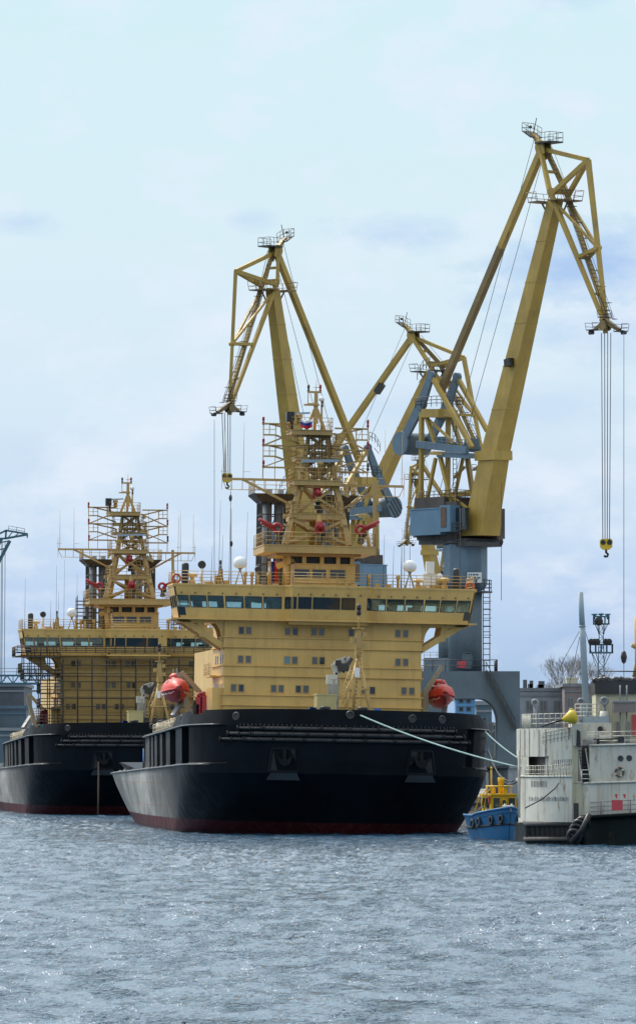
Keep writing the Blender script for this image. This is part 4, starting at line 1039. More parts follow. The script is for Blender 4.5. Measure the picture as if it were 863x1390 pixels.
c = on2((.6, 13, 9.4)); m = MB(); m.box((-1.9,-1,0), (2.6,1,2.1)); m.box((-2,-1.1,2.1),(2.7,1.1,2.2)); m.box((-1.2,-1.1,.2),(-.4,-1,1.9))
tag(m.build('deck_shelter', M['dark_wall'], None, (0,0,0)), 'dark grey box shelter at the foot of the farther bow mast', 'shelter').location = c
# ------------------------------------------------------------------ quay cranes (level-luffing jib cranes on portals)
QZ = 3.0          # quay height
def crane(Y, colpx, psi, sgn, foot, bend, C, A, B, E, base, sc, label, stripes=False, T=None, detail=True, hull_base=912, drum_grey=False):
    k = Y / FPX
    base0 = W(colpx, HOR, Y); X0 = base0.x
    u = Vector((sgn*math.cos(R(psi)), -math.sin(R(psi)), 0)); n = Vector((u.y, -u.x, 0))
    if n.y > 0: n = -n
    O = Vector((X0, Y, 0))
    def CP(px, py, w=0.0):        # plane of the boom, pushed sideways by w metres
        d = Vector(((px-CX)/FPX, 1, (HOR-py)/FPX)); p0 = O + n*w - Vector((0,0,0)); c0 = Vector((0,0,CAMZ))
        nn = Vector((n.x, n.y, 0)); t = (p0 - c0).dot(nn) / d.dot(nn); return c0 + d*t
    def BP(px, py, w=0.0):        # the same for points measured on the big crane and carried over
        return CP(base[0] + sgn*sc*(px-651), base[1] + sc*(py-725), w)
    g = thing('quay_crane', Vector((X0, Y, QZ)), label, 'crane', 'yellow quay cranes')
    loc = Vector((X0, Y, QZ)); q = k*sc/.0787 if False else 1.0
    def P(m, name, mat, par=None): m.v = [(x-loc.x, y-loc.y, z-loc.z) for x,y,z in m.v]; return m.build(name, M[mat], par or g)
    YW = 'crane_yellow'
    # boom box girder
    def sect(c, a, b, z_tilt=0): return [c + u*a/2*i + n*b/2*j for i, j in ((-1,-1),(1,-1),(1,1),(-1,1))]
    f, bn, c = CP(*foot), CP(*bend), CP(*C)
    m = MB(); S_ = [sect(f - Vector((0,0,.2)), 3.4, 2.7), sect(f.lerp(bn, .18), 3.3, 2.5), sect(f.lerp(bn, .34), 2.9, 2.3), sect(bn, 2.5, 2.05), sect(c, 1.35, 1.1)]
    for s0, s1 in zip(S_, S_[1:]): m.hexa(s0 + s1)
    boom = P(m, 'boom', YW)
    m = MB(); a0 = sect(bn - Vector((0,0,.55)), 2.9, 2.5); a1 = sect(bn + Vector((0,0,.45)), 2.85, 2.45); m.hexa([p - u*.4 if i in (0,3) else p for i, p in enumerate(a0)] + [p - u*.4 if i in (0,3) else p for i, p in enumerate(a1)]); P(m, 'boom_collar', YW, boom)
    m = MB()
    for fr in (.18,.35,.52,.68,.84):
        s_ = sect(bn.lerp(c, fr), 2.5-1.15*fr+.06, 2.05-.95*fr+.06); s2 = [p + Vector((0,0,.10)) for p in s_]; P(MB().hexa(s_ + s2), 'boom_splice', YW, boom)
    # head platform round the jib pivot
    m = MB(); hd = c + Vector((0,0,-.2)); pl = [hd + u*i*2.3 + n*j*1.9 for i, j in ((-1,-1),(1,-1),(1,1),(-1,1))]
    for i in (-1, 1): m.hexa([hd + u*i*.8 - n*1.9, hd + u*i*2.3 - n*1.9, hd + u*i*2.3 + n*1.9, hd + u*i*.8 + n*1.9] if i > 0 else [hd - u*2.3 - n*1.9, hd - u*.8 - n*1.9, hd - u*.8 + n*1.9, hd - u*2.3 + n*1.9]) if False else None
    m.prism([hd + u*2.3 - n*1.7, hd + u*2.3 + n*1.7, hd + u*.75 + n*1.7, hd + u*.75 - n*1.7], (0,0,.14)); m.prism([hd - u*2.3 - n*1.7, hd - u*2.3 + n*1.7, hd - u*.75 + n*1.7, hd - u*.75 - n*1.7], (0,0,.14))
    for i in (-1, 1): m.bar(hd + u*i*2.1, hd + u*i*.6 - Vector((0,0,2.0)), .14)
    m.rail([hd + u*.8 + n*1.7, hd + u*2.3 + n*1.7, hd + u*2.3 - n*1.7, hd + u*.8 - n*1.7], 1.1, 2, 1.1, .03, u*.3+Vector((0,0,1))); m.rail([hd - u*.8 + n*1.7, hd - u*2.3 + n*1.7, hd - u*2.3 - n*1.7, hd - u*.8 - n*1.7], 1.1, 2, 1.1, .03, -u*.3+Vector((0,0,1)))
    P(m, 'boom_head_platform', 'dark_steel' if Y > 700 else 'crane_rust', boom)
    # jib
    Ac, Bc, Ec = CP(*A), CP(*B), CP(*E); Cc = c + Vector((0,0,.9)) + u*.45
    m = MB()
    for s_ in (-1, 1):
        a_, c_, e_ = Ac + n*.35*s_, Cc + n*1.15*s_, Ec + n*.30*s_
        m.bar(a_, c_, .38, .45, .42, .5); m.bar(c_, e_, .42, .5, .34, .38)
    jib = P(m, 'jib', YW)
    m = MB(); m.bar(Ac + Vector((0,0,-.1)), Bc, .40, .46); P(m, 'jib_strut', YW, jib)
    m = MB(); m.bar(Bc, Ec + Vector((0,0,.6)), .46, .5, .36, .36); P(m, 'jib_tie', YW, jib)
    for s_ in (-1, 1): P(MB().bar(Bc, Cc + n*1.15*s_ + (Ec-Cc)*.03, .42, .46), 'jib_strut', YW, jib)
    D = Bc.lerp(Ec, .55); js = []
    for s_ in (-1, 1): js += [(D, Cc.lerp(Ec, .52) + n*.75*s_, .34), (D, Cc + n*1.1*s_ + (Ec-Cc)*.08, .26)]
    js += [(Cc.lerp(Ec, .52) + n*.8, Cc.lerp(Ec, .52) - n*.8, .3), (Cc + n*1.3, Cc - n*1.3, .55), (Cc.lerp(Ec, .8) + n*.5, Cc.lerp(Ec, .8) - n*.5, .26), (Ac.lerp(Cc,.55)+n*.7, Ac.lerp(Cc,.55)-n*.7, .3)]
    for a_, b_, t_ in js: P(MB().bar(a_, b_, t_), 'jib_strut', YW, jib)
    P(MB().lathe([(.3,-.35),(.3,.35)], D, n, 10), 'jib_pin', YW, jib)
    m = MB(); dn = (Ec-Cc).normalized(); pe = u*1.0; m.ladder(Cc + pe + n*.1, Ec + u*.8, n, .6, .5, .045)
    for fr in np.linspace(0, 1, 9): p = Cc.lerp(Ec, fr) + pe*(1-.2*fr); m.path([p + n*.35, p + n*.4 + u*.65, p - n*.4 + u*.65, p - n*.35], .03, 4)
    m.tube(Cc + pe*1.65, Ec + u*1.4, .03, n=4); m.ladder(Ac + u*.9 - Vector((0,0,.5)), Cc + pe, n, .6, .5, .045)
    m.tube(Ac + u*1.5, Cc + pe*1.65, .03, n=4)
    P(m, 'ladder', 'cable', jib)
    # tail platform over the tie joint, gusset plates
    m = MB(); tl = Ac + Vector((0,0,.4)); bk = tl - u*1.7 + Vector((0,0,1.25))
    for s_ in (-1, 1): m.prism([Ac + n*.4*s_ - Vector((0,0,1.2)) - u*.1, Ac + n*.4*s_ + u*.9 - Vector((0,0,.6)), Ac + n*.4*s_ + u*.6 + Vector((0,0,.7)), Ac + n*.4*s_ - u*.5 + Vector((0,0,.7)), Ac + n*.4*s_ - u*.6], n*.18*s_)
    m.bar(tl - u*.2, bk, .7, .45, .35, .35)
    P(m, 'jib_tail', YW, jib)
    m = MB(); m.prism([tl + u*2.2 + n*.9, tl + u*2.2 - n*.9, tl - u*.2 - n*.9, tl - u*.2 + n*.9], (0,0,.16)); m.rail([tl - u*.2 + n*.9, tl + u*2.2 + n*.9, tl + u*2.2 - n*.9, tl - u*.2 - n*.9], 1.1, 2, .8, .03)
    P(m, 'jib_tail_platform', 'dark_steel', jib); m = MB()
    m.prism([bk + u*.6 + n*.8 - Vector((0,0,.5)), bk + u*.6 - n*.8 - Vector((0,0,.5)), bk - u*.6 - n*.8 + Vector((0,0,.2)), bk - u*.6 + n*.8+ Vector((0,0,.2))], (0,0,.14)); m.rail([bk + u*.6 + n*.8 - Vector((0,0,.4)), bk - u*.7 + n*.8 + Vector((0,0,.2)), bk - u*.7 - n*.8 + Vector((0,0,.2)), bk + u*.6 - n*.8 - Vector((0,0,.4))], 1.0, 2, .8, .03)
    m.tube(bk + u*.2, bk + u*.7 + Vector((0,0,1.6)), .05, n=5); m.lathe([(.15,0),(.2,.2),(.02,.35)], bk - u*.3 + Vector((0,0,.6)), n=8)
    P(m, 'jib_tail_platform', 'dark_steel', jib)
    # tip: sheaves and hanging platforms
    m = MB(); tip = Ec + Vector((0,0,-.3))
    m.bar(tip - u*.6 + Vector((0,0,.5)), tip + u*2.2 - Vector((0,0,.9)), .5, .55, .35, .35)
    for s_ in (-1, 1): m.lathe([(.55,-.1),(.55,.1)], tip + n*.35*s_ - Vector((0,0,.3)), n, 14)
    m.cbox(tip - Vector((0,0,.6)), (.5,.5,1.0)); m.bar(tip - u*.4, tip - u*1.6 - Vector((0,0,.6)), .3)
    P(m, 'sheave_head', 'crane_rust', jib)
    m = MB()
    for ca in (tip + u*2.4 - Vector((0,0,1.1)), tip - u*1.9 - Vector((0,0,.7)), tip + u*1.0 + n*.9 + Vector((0,0,.4))):
        m.prism([ca + u*.55 + n*.5, ca + u*.55 - n*.5, ca - u*.55 - n*.5, ca - u*.55 + n*.5], (0,0,.1)); m.rail([ca + u*.55 + n*.5, ca + u*.55 - n*.5, ca - u*.55 - n*.5, ca - u*.55 + n*.5], .8, 2, .9, .025, (u*.25*(1 if ca.z < tip.z-.9 else -1) + Vector((0,0,1))))
        P(m, 'jib_tip_platform', 'dark_steel', jib); m = MB()
    for q_ in (tip + u*2.9 - Vector((0,0,1.2)), tip - u*2.2 - Vector((0,0,.9))): P(MB().lathe([(.2,-.25),(.25,.25)], q_, n, 10), 'tip_lamp', 'dark_steel', jib)
    # back tie
    Tp = CP(*T) if T else BP(597, 533)
    m = MB(); mid_ = Ac.lerp(Tp, .36 if sgn > 0 else .0)
    m.bar(Ac, Ac.lerp(Tp, .999 if sgn < 0 else .40), .62, .72); 
    tie = P(m, 'back_tie', YW)
    if sgn > 0: P(MB().bar(Ac.lerp(Tp, .40), Tp, .64, .74), 'tie_section', 'crane_rust' if detail else YW, tie)
    # pylon
    m = MB()
    for a_, b_, w, s1 in (((572,560),(571,676),1.5,.5),((608,566),(607,690),-1.5,.5),((575,556),(592,606),1.5,.45),((612,566),(626,606),-1.5,.45),((582,570),(617,602),1.4,.28),
                          ((596,616),(615,692),1.5,.45),((591,622),(577,690),1.5,.38),((634,622),(642,676),-1.5,.5),((628,622),(618,668),-1.5,.34),((616,648),(630,634),0,.3),((610,672),(634,690),1.4,.3),((604,672),(640,669),0,.6)):
        m.bar(BP(*a_, w), BP(*b_, w), s1*.85, s1*.85, up=n)
    p0, p1 = BP(573, 556, 1.7), BP(573, 566, 1.7); q0 = BP(617, 556, -1.7); q1 = BP(617, 566, -1.7)
    m.bar(BP(575,561,1.6), BP(598,561,1.6), .9, .8, up=n); m.bar(BP(594,562,-1.6), BP(617,562,-1.6), .9, .8, up=n); m.bar(BP(575,561,1.6), BP(597,562,-1.6), .6, .8); m.bar(BP(596,560,1.6), BP(617,562,-1.6), .6, .8)
    pyl = P(m, 'pylon', YW)
    m = MB(); a_, b_ = BP(574,553,1.7), BP(617,553,-1.7); z = a_.z; cc = (a_+b_)/2; cc.z = z
    m.rail([cc - u*1.8 + n*1.8, cc + u*1.8 + n*1.8, cc + u*1.8 - n*1.8, cc - u*1.8 - n*1.8], 1.1, 3, .9, .035)
    m.ladder(BP(618,700,1.0), BP(616,560,1.0), u, .6, .5, .04); P(m, 'pylon_railing', 'dark_steel', pyl)
    m = MB(); a_, b_ = BP(566,603,1.9), BP(634,616,1.9); m.bar(a_, BP(634,611,1.9), .45, .75, up=(0,0,1)); m.bar(BP(592,604,-1.9), BP(650,610,-1.9), .45, .75)
    c0 = BP(600,611,0); m.prism([BP(592,614,1.9), BP(636,616,1.9), BP(655,616,-1.9), BP(606,613,-1.9)], (0,0,-.5)); m.rail([BP(592,607,1.9), BP(634,610,1.9)], 1.0, 3, .9, .035)
    m.cbox(BP(640,603,0), (1.6,1.6,1.2)); m.cbox(BP(598,598,.8), (1.0,1.0,.8)); P(m, 'luffing_gear', 'crane_blue' , pyl)
    m = MB(); m.prism([BP(582,614,2.0), BP(600,615,2.0), BP(606,613,.8), BP(588,612,.8)], (0,0,-.25)); P(m, 'gear_platform', YW, pyl)
    # counterweight rocker
    for w, dx, dy in ((1.45,0,0),(-1.45,35,2)):
        m = MB(); t0, t1, t2 = BP(585+dx,510+dy,w), BP(572+dx,548+dy,w), BP(545+dx,602+dy,w)
        m.bar(t0, t1, .35, .8, .35, 1.25, up=u); m.bar(t1, t2, .35, 1.25, .35, 1.0, up=u); m.lathe([(.5,-.25),(.5,.25)], t0, n, 12); m.lathe([(.62,-.3),(.62,.3)], t1, n, 12)
        P(m, 'counterweight_arm', 'crane_blue')
        rod = MB().bar(t0, BP(640,607,1.2) if dx == 0 else BP(661,585,-1.2), .42, .42); P(rod, 'luffing_rod', YW)
    dc = BP(545,602,1.45) ; rd = 1.24
    m = MB(); m.lathe([(rd*.96,0),(rd*.96,-3.3)], dc, n, 26); dr = P(m, 'counterweight_drum', 'crane_grey')
    m = MB(); m.lathe([(rd*1.04,.0),(rd*1.04,.28)], dc, n, 26); disc = P(m, 'drum_end', 'crane_blue' if not drum_grey else 'radar_grey', dr)
    if stripes:
        m = MB()
        for o_ in (-.78,-.26,.26,.78):
            hl = math.sqrt(max(0,(rd*1.0)**2-o_*o_*1.0)); d1 = (Vector((0,0,1))+u*.9).normalized(); d2 = (Vector((0,0,1))*.9-u).normalized()
            cc = dc + n*.29 + d2*o_; m.bar(cc - d1*hl, cc + d1*hl, .27, .04, up=n)
        P(m, 'warning_stripe', 'lamp_black', disc)
    m = MB(); t0 = BP(578,530,1.45); m.rail([BP(566,516,1.6), BP(574,502,1.6), BP(583,498,1.6)], 1.0, 2, .6, .035); m.prism([BP(568,520,1.7), BP(575,511,1.7), BP(575,511,.9), BP(568,520,.9)], (0,0,.12)); P(m, 'arm_platform', 'dark_steel')
    # machinery house: the boom foot stands on its front
    def HB_(a0, a1, b0, b1, y0, y1, m):       # box in boom axes; a along u, b along n (metres), y rows on the big crane
        z0, z1 = BP(651,y0).z, BP(651,y1).z; o_ = BP(651,725); o_ = Vector((o_.x, o_.y, 0))
        m.hexa([o_ + u*i + n*j + Vector((0,0,zz)) for zz in (z0, z1) for i, j in ((a0,b0),(a1,b0),(a1,b1),(a0,b1))]) if True else None; return m
    m = MB(); HB_(-8.2, -1.5, -2.9, 2.0, 731, 680, m); HB_(-1.5, .9, -2.7, -1.6, 731, 690, m); house = P(m, 'machinery_house', 'ballast')
    m = MB(); HB_(-8.4, -3.4, -2.9, 2.15, 697, 673, m); HB_(-8.6, -5.5, -2.6, 2.2, 727, 700, m); P(m, 'ballast_block', 'ballast', house)
    m = MB(); HB_(-8.0, 0, -2.8, 1.9, 737, 731.1, m); HB_(-3.4,1.0,-2.2,2.0,742,736,m); P(m, 'turntable_frame', 'dark_steel', house)
    m = MB(); HB_(-8.1, -2.9, 2.0, 3.0, 725, 690, m); HB_(-8.2,-2.8,1.98,3.08,690,688.5,m); P(m, 'equipment_room', 'house_blue', house)
    m = MB(); HB_(-2.6, -.9, 2.0, 3.4, 722, 686, m); cab = P(m, 'operator_cab', 'house_blue', house)
    m = MB(); HB_(-2.4, -1.5, 3.42, 3.46, 716, 689, m); P(m, 'cab_panel', 'rust', cab)
    m = MB(); HB_(-.85, .6, 2.05, 2.6, 720, 690, m); P(m, 'cab_window', 'glass_dark', cab)
    m = MB(); z = BP(651,680).z; o_ = BP(651,725); o_ = Vector((o_.x,o_.y,z)); m.rail([o_ - u*8 + n*1.9, o_ - u*1.6 + n*1.9, o_ - u*1.6 - n*2.8, o_ - u*8 - n*2.8], 1.2, 3, 1.2, .04)
    P(m, 'house_railing', 'dark_steel', house); m = MB()
    zz = BP(651,725).z; o2 = Vector((o_.x,o_.y,zz)); m.rail([o2 - u*2.8 + n*3.1, o2 + u*1 + n*3.1], 1.1, 3, 1, .04); P(m, 'house_railing', 'dark_steel', house)
    m = MB(); o_ = BP(675,704,-1.6); m.lathe([(.75,-.3),(.75,-.25),(.4,-.2),(.4,.2),(.75,.25),(.75,.3)], o_, u, 16); m.cbox(o_-Vector((0,0,1.1)), (.8,.8,.5)); P(m, 'cable_reel', 'dark_steel', house)
    # column
    zt, zm, zb = CP(colpx, base[1] + sc*10).z, CP(colpx, base[1]+sc*76).z, CP(colpx, base[1]+sc*187).z
    m = MB(); m.lathe([(2.2,zt),(2.36,zt-.4),(2.36,zm+.6),(2.0,zm)], O, n=8, smooth=False); col_ = P(m, 'column', 'crane_blue')
    m = MB(); m.lathe([(1.8,zm+.1),(1.8,zb)], O, n=28); P(m, 'lower_column', 'crane_grey', col_)
    m = MB(); m.lathe([(2.0,zm-.3),(2.9,zm-.3),(2.9,zm-.15),(2.0,zm-.15)], O, n=20, smooth=False); 
    ring_ = [O + Vector((2.8*math.cos(t), 2.8*math.sin(t), zm-.15)) for t in np.linspace(0, 2*math.pi, 17)]; m.rail(ring_, 1.2, 3, 1.3, .035)
    lx = O + Vector((2.25,-.6,0)); m.ladder(lx + Vector((0,0,zb)), lx + Vector((0,0,zm-.2)), (1,0,0), .7, .6, .05)
    for z in np.arange(zb+3, zm-1, .9): m.path([lx + Vector((-.3,0,z)), lx + Vector((-.2,-.6,z)), lx + Vector((.5,-.6,z)), lx + Vector((.5,0,z))], .03, 4)
    P(m, 'column_gallery', 'dark_steel', col_)
    m = MB(); m.torus(O + Vector((0,0,zt-.2)), (0,0,1), 2.3, .15, 24, 6); P(m, 'slewing_ring', 'dark_steel', col_)
    # portal: two frames with an arch, standing on the rails
    zd, hw, dp = zb, 5.3, 9.4
    zsof = zd - 2.9
    def frame(yy, m):
        arch = [(-hw,QZ+1.0), (-hw,zd), (hw,zd), (hw,QZ+1.0), (hw-2.4,QZ+1.0), (hw-2.3,zsof-2.4)] + [(hw-2.3-1.9*(1-math.cos(t)), zsof-2.4+2.4*math.sin(t)) for t in np.linspace(.1, 1.57, 8)] + [(-hw+2.3+1.9*(1-math.cos(t)), zsof-2.4+2.4*math.sin(t)) for t in np.linspace(1.57, .1, 8)] + [(-hw+2.3,zsof-2.4), (-hw+2.4,QZ+1.0)]
        m.prism([(X0+PO+x, Y+yy, z) for x, z in arch], (0,.9,0))
    PO = .35
    m = MB(); frame(-dp/2, m); frame(dp/2-.9, m)
    for s_ in (-1, 1): m.box((X0+PO+s_*hw-(.7 if s_ > 0 else 0), Y-dp/2+.9, zsof+.6), (X0+PO+s_*hw+(0 if s_ > 0 else .7), Y+dp/2-.9, zd-.05))
    m.box((X0+PO-hw+.7, Y-dp/2+.9, zd-.5), (X0+PO+hw-.7, Y+dp/2-.9, zd-.06))
    por = P(m, 'portal', 'crane_grey')
    m = MB()
    for sx in (-1, 1):
        for sy in (-1, 1):
            cx_, cy_ = X0+PO+sx*(hw-1.2), Y+sy*(dp/2-.45); m.box((cx_-1.0, cy_-.7, QZ+.35), (cx_+1.0, cy_+.7, QZ+1.0))
            for d_ in (-.6,.6): m.lathe([(.32,-.2),(.32,.2)], (cx_+d_*0, cy_+d_, QZ+.34), (1,0,0), 12)
    P(m, 'travel_bogie', 'dark_steel', por)
    m = MB(); zr = zd; m.rail([(X0+PO-hw, Y-dp/2, zr), (X0+PO+hw*.55, Y-dp/2, zr), (X0+PO+hw*.55, Y+dp/2, zr)], 1.2, 2, 1.4, .04); P(m, 'portal_railing', 'dark_steel', por)
    m = MB(); a_ = Vector((X0+PO+hw*.32, Y-dp/2-.3, zd)); b_ = Vector((X0+PO+hw-.5, Y-dp/2-.3, zd-6.2)); 
    m.bar(a_, b_, .9, .12); m.bar(a_+Vector((0,-.4,.05)), b_+Vector((0,-.4,.05)), .08, .3); m.tube(a_+Vector((0,-.4,1)), b_+Vector((0,-.4,1)), .04, n=5)
    for f_ in np.linspace(0, 1, 8): p = a_.lerp(b_, f_); m.tube(p+Vector((0,-.4,0)), p+Vector((0,-.4,1)), .035, n=4)
    P(m, 'stair', 'dark_steel', por)
    # hoist and luffing ropes
    def rope(p, q, r=.035, name='rope', mat='cable'): P(MB().tube(p, q, r, n=5), name, mat)
    hs = BP(630,682)
    rope(Ac - u*1.2 + Vector((0,0,1.5)), BP(590,690,.4), .03); rope(Ac + u*.5, BP(605,690,-.4), .03); rope(c - u*.8, BP(634,690,.6), .03); rope(Ec, Cc + u*.6, .03)
    return g, CP, u, n, P, Ec, BP, O
W2 = lambda px, py, Y: W(px, py, Y)
def hook(E_px, block, Y, CP, P, label, dxs, r=.05, size=1.0):
    p = CP(*block); o = thing('hook_block', p, label, 'hook block', 'hook blocks of the cranes')
    for i, dx in enumerate(dxs):
        P(MB().tube(CP(E_px[0]+dx*1.4, E_px[1]), CP(block[0]+dx, block[1]-3), r, n=5), 'hoist_cable', 'cable')
    s = size; m = MB(); m.prism([(-.35*s,-.3*s,-.62*s),(.35*s,-.3*s,-.62*s),(.62*s,-.3*s,-.35*s),(.66*s,-.3*s,.3*s),(.5*s,-.3*s,.5*s),(-.5*s,-.3*s,.5*s),(-.66*s,-.3*s,.3*s),(-.62*s,-.3*s,-.35*s)], (0,.6*s,0)); m.build('block_body', M['buoy_yellow'], o)
    m = MB()
    for dx in (-.33, .33): m.lathe([(.26*s,-.36*s),(.26*s,.36*s)], (dx*s, 0, .12*s), (0,1,0), 14)
    m.build('sheave', M['lamp_black'], o)
    m = MB(); m.path([(0,0,-.5*s),(0,0,-.9*s),(.2*s,0,-1.1*s),(.12*s,0,-1.32*s),(-.10*s,0,-1.34*s),(-.2*s,0,-1.2*s)], .13*s, 7); m.build('hook', M['lamp_black'], o)
def weight(px, py, Y, label, top, bot, s=1.0):
    p = W(px, py, Y); o = thing('hanging_line', p, label, 'crane line', 'weighted lines hanging from the cranes')
    m = MB().tube(W(px, top, Y)-p, W(px, bot, Y)-p, .032, n=5); m.build('line', M['cable'], o)
    MB().lathe([(.03,-.5*s),(.16*s,-.35*s),(.24*s,0),(.16*s,.35*s),(.03,.5*s)], (0,0,0), n=10).build('ball_weight', M['lamp_black'], o)

# the big crane on the right
g1, CP1, u1, n1, P1, E1, BP1, O1 = crane(590, 631, 52, 1, (651,725), (671,618), (753,272), (736,201), (797.5,217), (821,434), (651,725), 1.0,
    'tallest yellow crane, its boom leaning right above the blue-grey column and portal')
hook((822,452), (822,738), 590, CP1, P1, 'yellow hook block on long cables below the tallest crane jib', (-4.5,-1.5,1.5,4.5), .045)
m = MB(); p = O1 + Vector((1.2,-2.1,0)); z = W(0,783,588).z
bd = MB().box((-.78,-.05,-.55), (.78,.05,.55)).build('notice_board', M['sign_white'], g1); bd.location = W(643.5,784,587.6) - Vector((g1.location))
m = MB()
for r_, segs in enumerate(((.0,.1,.16,.3,.36,.55,.6,.8),(.02,.2,.26,.34,.4,.62,.68,.95),(.02,.08,.12,.2,.4,.5,.56,.7))):
    for a, b in zip(segs[::2], segs[1::2]): m.box((-.66+a*1.35,-.065,.22-r_*.34), (-.66+b*1.35,-.052,.40-r_*.34))
m.build('board_lettering', M['crane_grey'], bd)
o = MB().box((-.48,-.04,-.36),(.48,.04,.36)).build('red_placard', M['sign_red'], g1); o.location = W(626,902,588.0) - Vector(g1.location)
m = MB().box((-.5,-.05,0),(.5,.05,1.6)); m.path([(-.55,-.08,0),(-.55,-.08,1.3),(-.3,-.08,1.75),(.3,-.08,1.75),(.55,-.08,1.3),(.55,-.08,0)], .05, 5); o = m.build('column_door', M['crane_grey'], g1); o.location = W(634,908,588.1) - Vector(g1.location)
weight(680, 735, 585, 'thin weighted line hanging beside the blue-grey crane column', 655, 815, .9)
weight(846, 892, 560, 'long weighted line hanging from the tallest jib down to the white ship', 452, 922, 1.4)
weight(624, 720, 583, 'pale thin line hanging in front of the blue-grey crane column', 690, 812, .3)
# the left crane
g2, CP2, u2, n2, P2, E2, BP2, O2 = crane(670, 462, 50, -1, (432,797), (410,690), (370,393), (374.5,341), (320,368), (312,547), (441,797), .88,
    'yellow crane with its jib hanging left, behind the mast of the nearer icebreaker', True, None, True)
hook((307,560), (308.5,648), 670, CP2, P2, 'small yellow hook block on cables beside the main yard of the nearer mast', (-4,-1.5,1.5,4), .05, .95)
weight(313, 676, 668, 'thin line with a black weight below the left crane jib', 655, 800, .9)
weight(291, 640, 668, 'bare thin line hanging from the tip of the left crane jib', 570, 800, .2)
weight(314, 738, 669, 'second black weight low on the left crane line', 690, 800, .8)
# two more behind
g3, CP3, u3, n3, P3, E3, BP3, O3 = crane(756, 431, 42, 1, (449,830), (474,745), (586,503), (560,456), (629,485), (655,628), (446,830), .78,
    'yellow crane with dark-banded tie, jib crossing behind the tallest crane', True, None, False)
g4, CP4, u4, n4, P4, E4, BP4, O4 = crane(1180, 606, 55, -1, (593,805), (582,750), (567,650), (571,628), (557,634), (552,732), (593,800), .5,
    'most distant yellow crane, glimpsed under the blue cab of the tallest crane', False, None, False)
P3(MB().bar(CP3(519,521), CP3(511,533), .7, .8), 'tie_band', 'lamp_black')
P1(MB().bar(CP1(690,487,1.15), CP1(691,497,1.15), .7, .9), 'boom_lamp', 'lamp_black')
for px, a, b in ((548.5,738,800),(545,738,790),(556,738,810)):
    P4(MB().tube(W(px,a,1178), W(px,b,1178), .06, n=4), 'hoist_cable', 'cable')
# the teal lattice crane cut by the left edge
def teal():
    Y = 930; g = thing('harbour_crane', W(-60, 1005, Y), 'teal lattice crane with beak-like jib at the left edge', 'crane')
    L = W(-60, 1005, Y)
    def P(m, name, mat, par=None): m.v = [(x-L.x,y-L.y,z-L.z) for x,y,z in m.v]; return m.build(name, M[mat], par or g)
    q = lambda px, py, w=0: W(px, py, Y+w)
    m = MB()
    for w in (-1.2, 1.2):
        m.bar(q(9,720,w), q(38,725,0), .3); m.bar(q(8,731,w), q(38,725.5,0), .35); m.bar(q(9,720,w), q(8,731,w), .3); m.bar(q(9,720,w), q(-14,731,w), .3); m.bar(q(-14,731,w), q(8,731,w), .3)
        for f in (.3,.6): m.bar(q(9+29*f,720+5*f,w*(1-f)), q(8+30*(f-.2),731-6*(f-.2),w*(1-f)), .16)
    m.tube(q(37.5,725,0), q(37.5,730,0), .12, n=5); m.rail([q(12,721,-.8), q(34,725,-.3)], .9, 2, 1.5, .04)
    jib = P(m, 'jib', 'teal_crane')
    m = MB()
    for w in (-1.4, 1.4):
        m.bar(q(14,734,w), q(-62,880,w*1.6), .5); m.bar(q(3,731,w), q(-75,870,w*1.6), .5)
        for f in np.linspace(0, .95, 14): m.bar(q(14-76*f,734+146*f,w*(1+.6*f)), q(3-78*(f+.04),731+139*(f+.04),w*(1+.6*f)), .2)
    P(m, 'boom', 'teal_crane')
    m = MB(); m.box((L.x-9, Y-6, 3), (L.x-1, Y+6, L.z+14)); P(m, 'tower', 'teal_crane')
    for px in (2.5, 7.5, 4): P(MB().tube(q(px,735), q(px-1,925), .05, n=4), 'hoist_cable', 'cable')
teal()
# ------------------------------------------------------------------ old white ship on the right
ws = thing('harbour_ship', W(780, 1150, 420), 'old rust-streaked white ship with dark hull, cut by the right edge', 'ship')
WL = Vector(ws.location)
def wp(m, name, mat, par=None):
    m.v = [(x-WL.x,y-WL.y,z-WL.z) for x,y,z in m.v]; return m.build(name, M[mat], par or ws)
# right part: front plane from (780, Y=424) to beyond the frame; left part: rounded end
def YR_(px): return 424 - (px-780)*.02 + 3*max(0, (800-px)/21)**2.2
def YL_(px):            # rounded end towards the left
    t = max(0, min(1, (780-px)/77)); return 424 + 2.0*t + 12*(1 - math.sqrt(max(0, 1-t**2.6)))
XR = 1000
def wall(pxs, pt, pb, Yf, th, name, mat, par=None):
    m = MB()
    a = [W(px, (pb(px) if callable(pb) else pb), Yf(px)) for px in pxs]; b = [W(px, (pt(px) if callable(pt) else pt), Yf(px)) for px in pxs]
    back = Vector((.0, th, 0)); n = len(pxs)
    m.grid([a, b]); m.grid([[p+back for p in b], [p+back for p in a]]); m.grid([b, [p+back for p in b]], False); m.grid([[p+back for p in a], a], False)
    m.add([a[0], b[0], b[0]+back, a[0]+back], [(0,3,2,1)]); m.add([a[-1], b[-1], b[-1]+back, a[-1]+back], [(0,1,2,3)])
    o = wp(m, name, mat, par); o.data.set_sharp_from_angle(angle=R(35)); return o
cl = [703.2,703.6,704.4,706,709,713,718,724,731,739,748,758,768,777]
cr2 = [779.5,781.5,784,787,791,795,800,830,863,900,1000]
cr3 = [799.5,830,863,900,1000]
sheer = lambda px: 1116 if px < 780 else 1109 - (px-780)*.055
# black lower hull, right
wall([779]+cr2[1:], lambda p: 1110-(p-780)*.055, 1158, lambda p: YR_(p)+.4, 9, 'lower_hull', 'green_black')
wall(cl, 1117, 1152, lambda p: YL_(p)+1.2, 7, 'lower_hull', 'green_black')
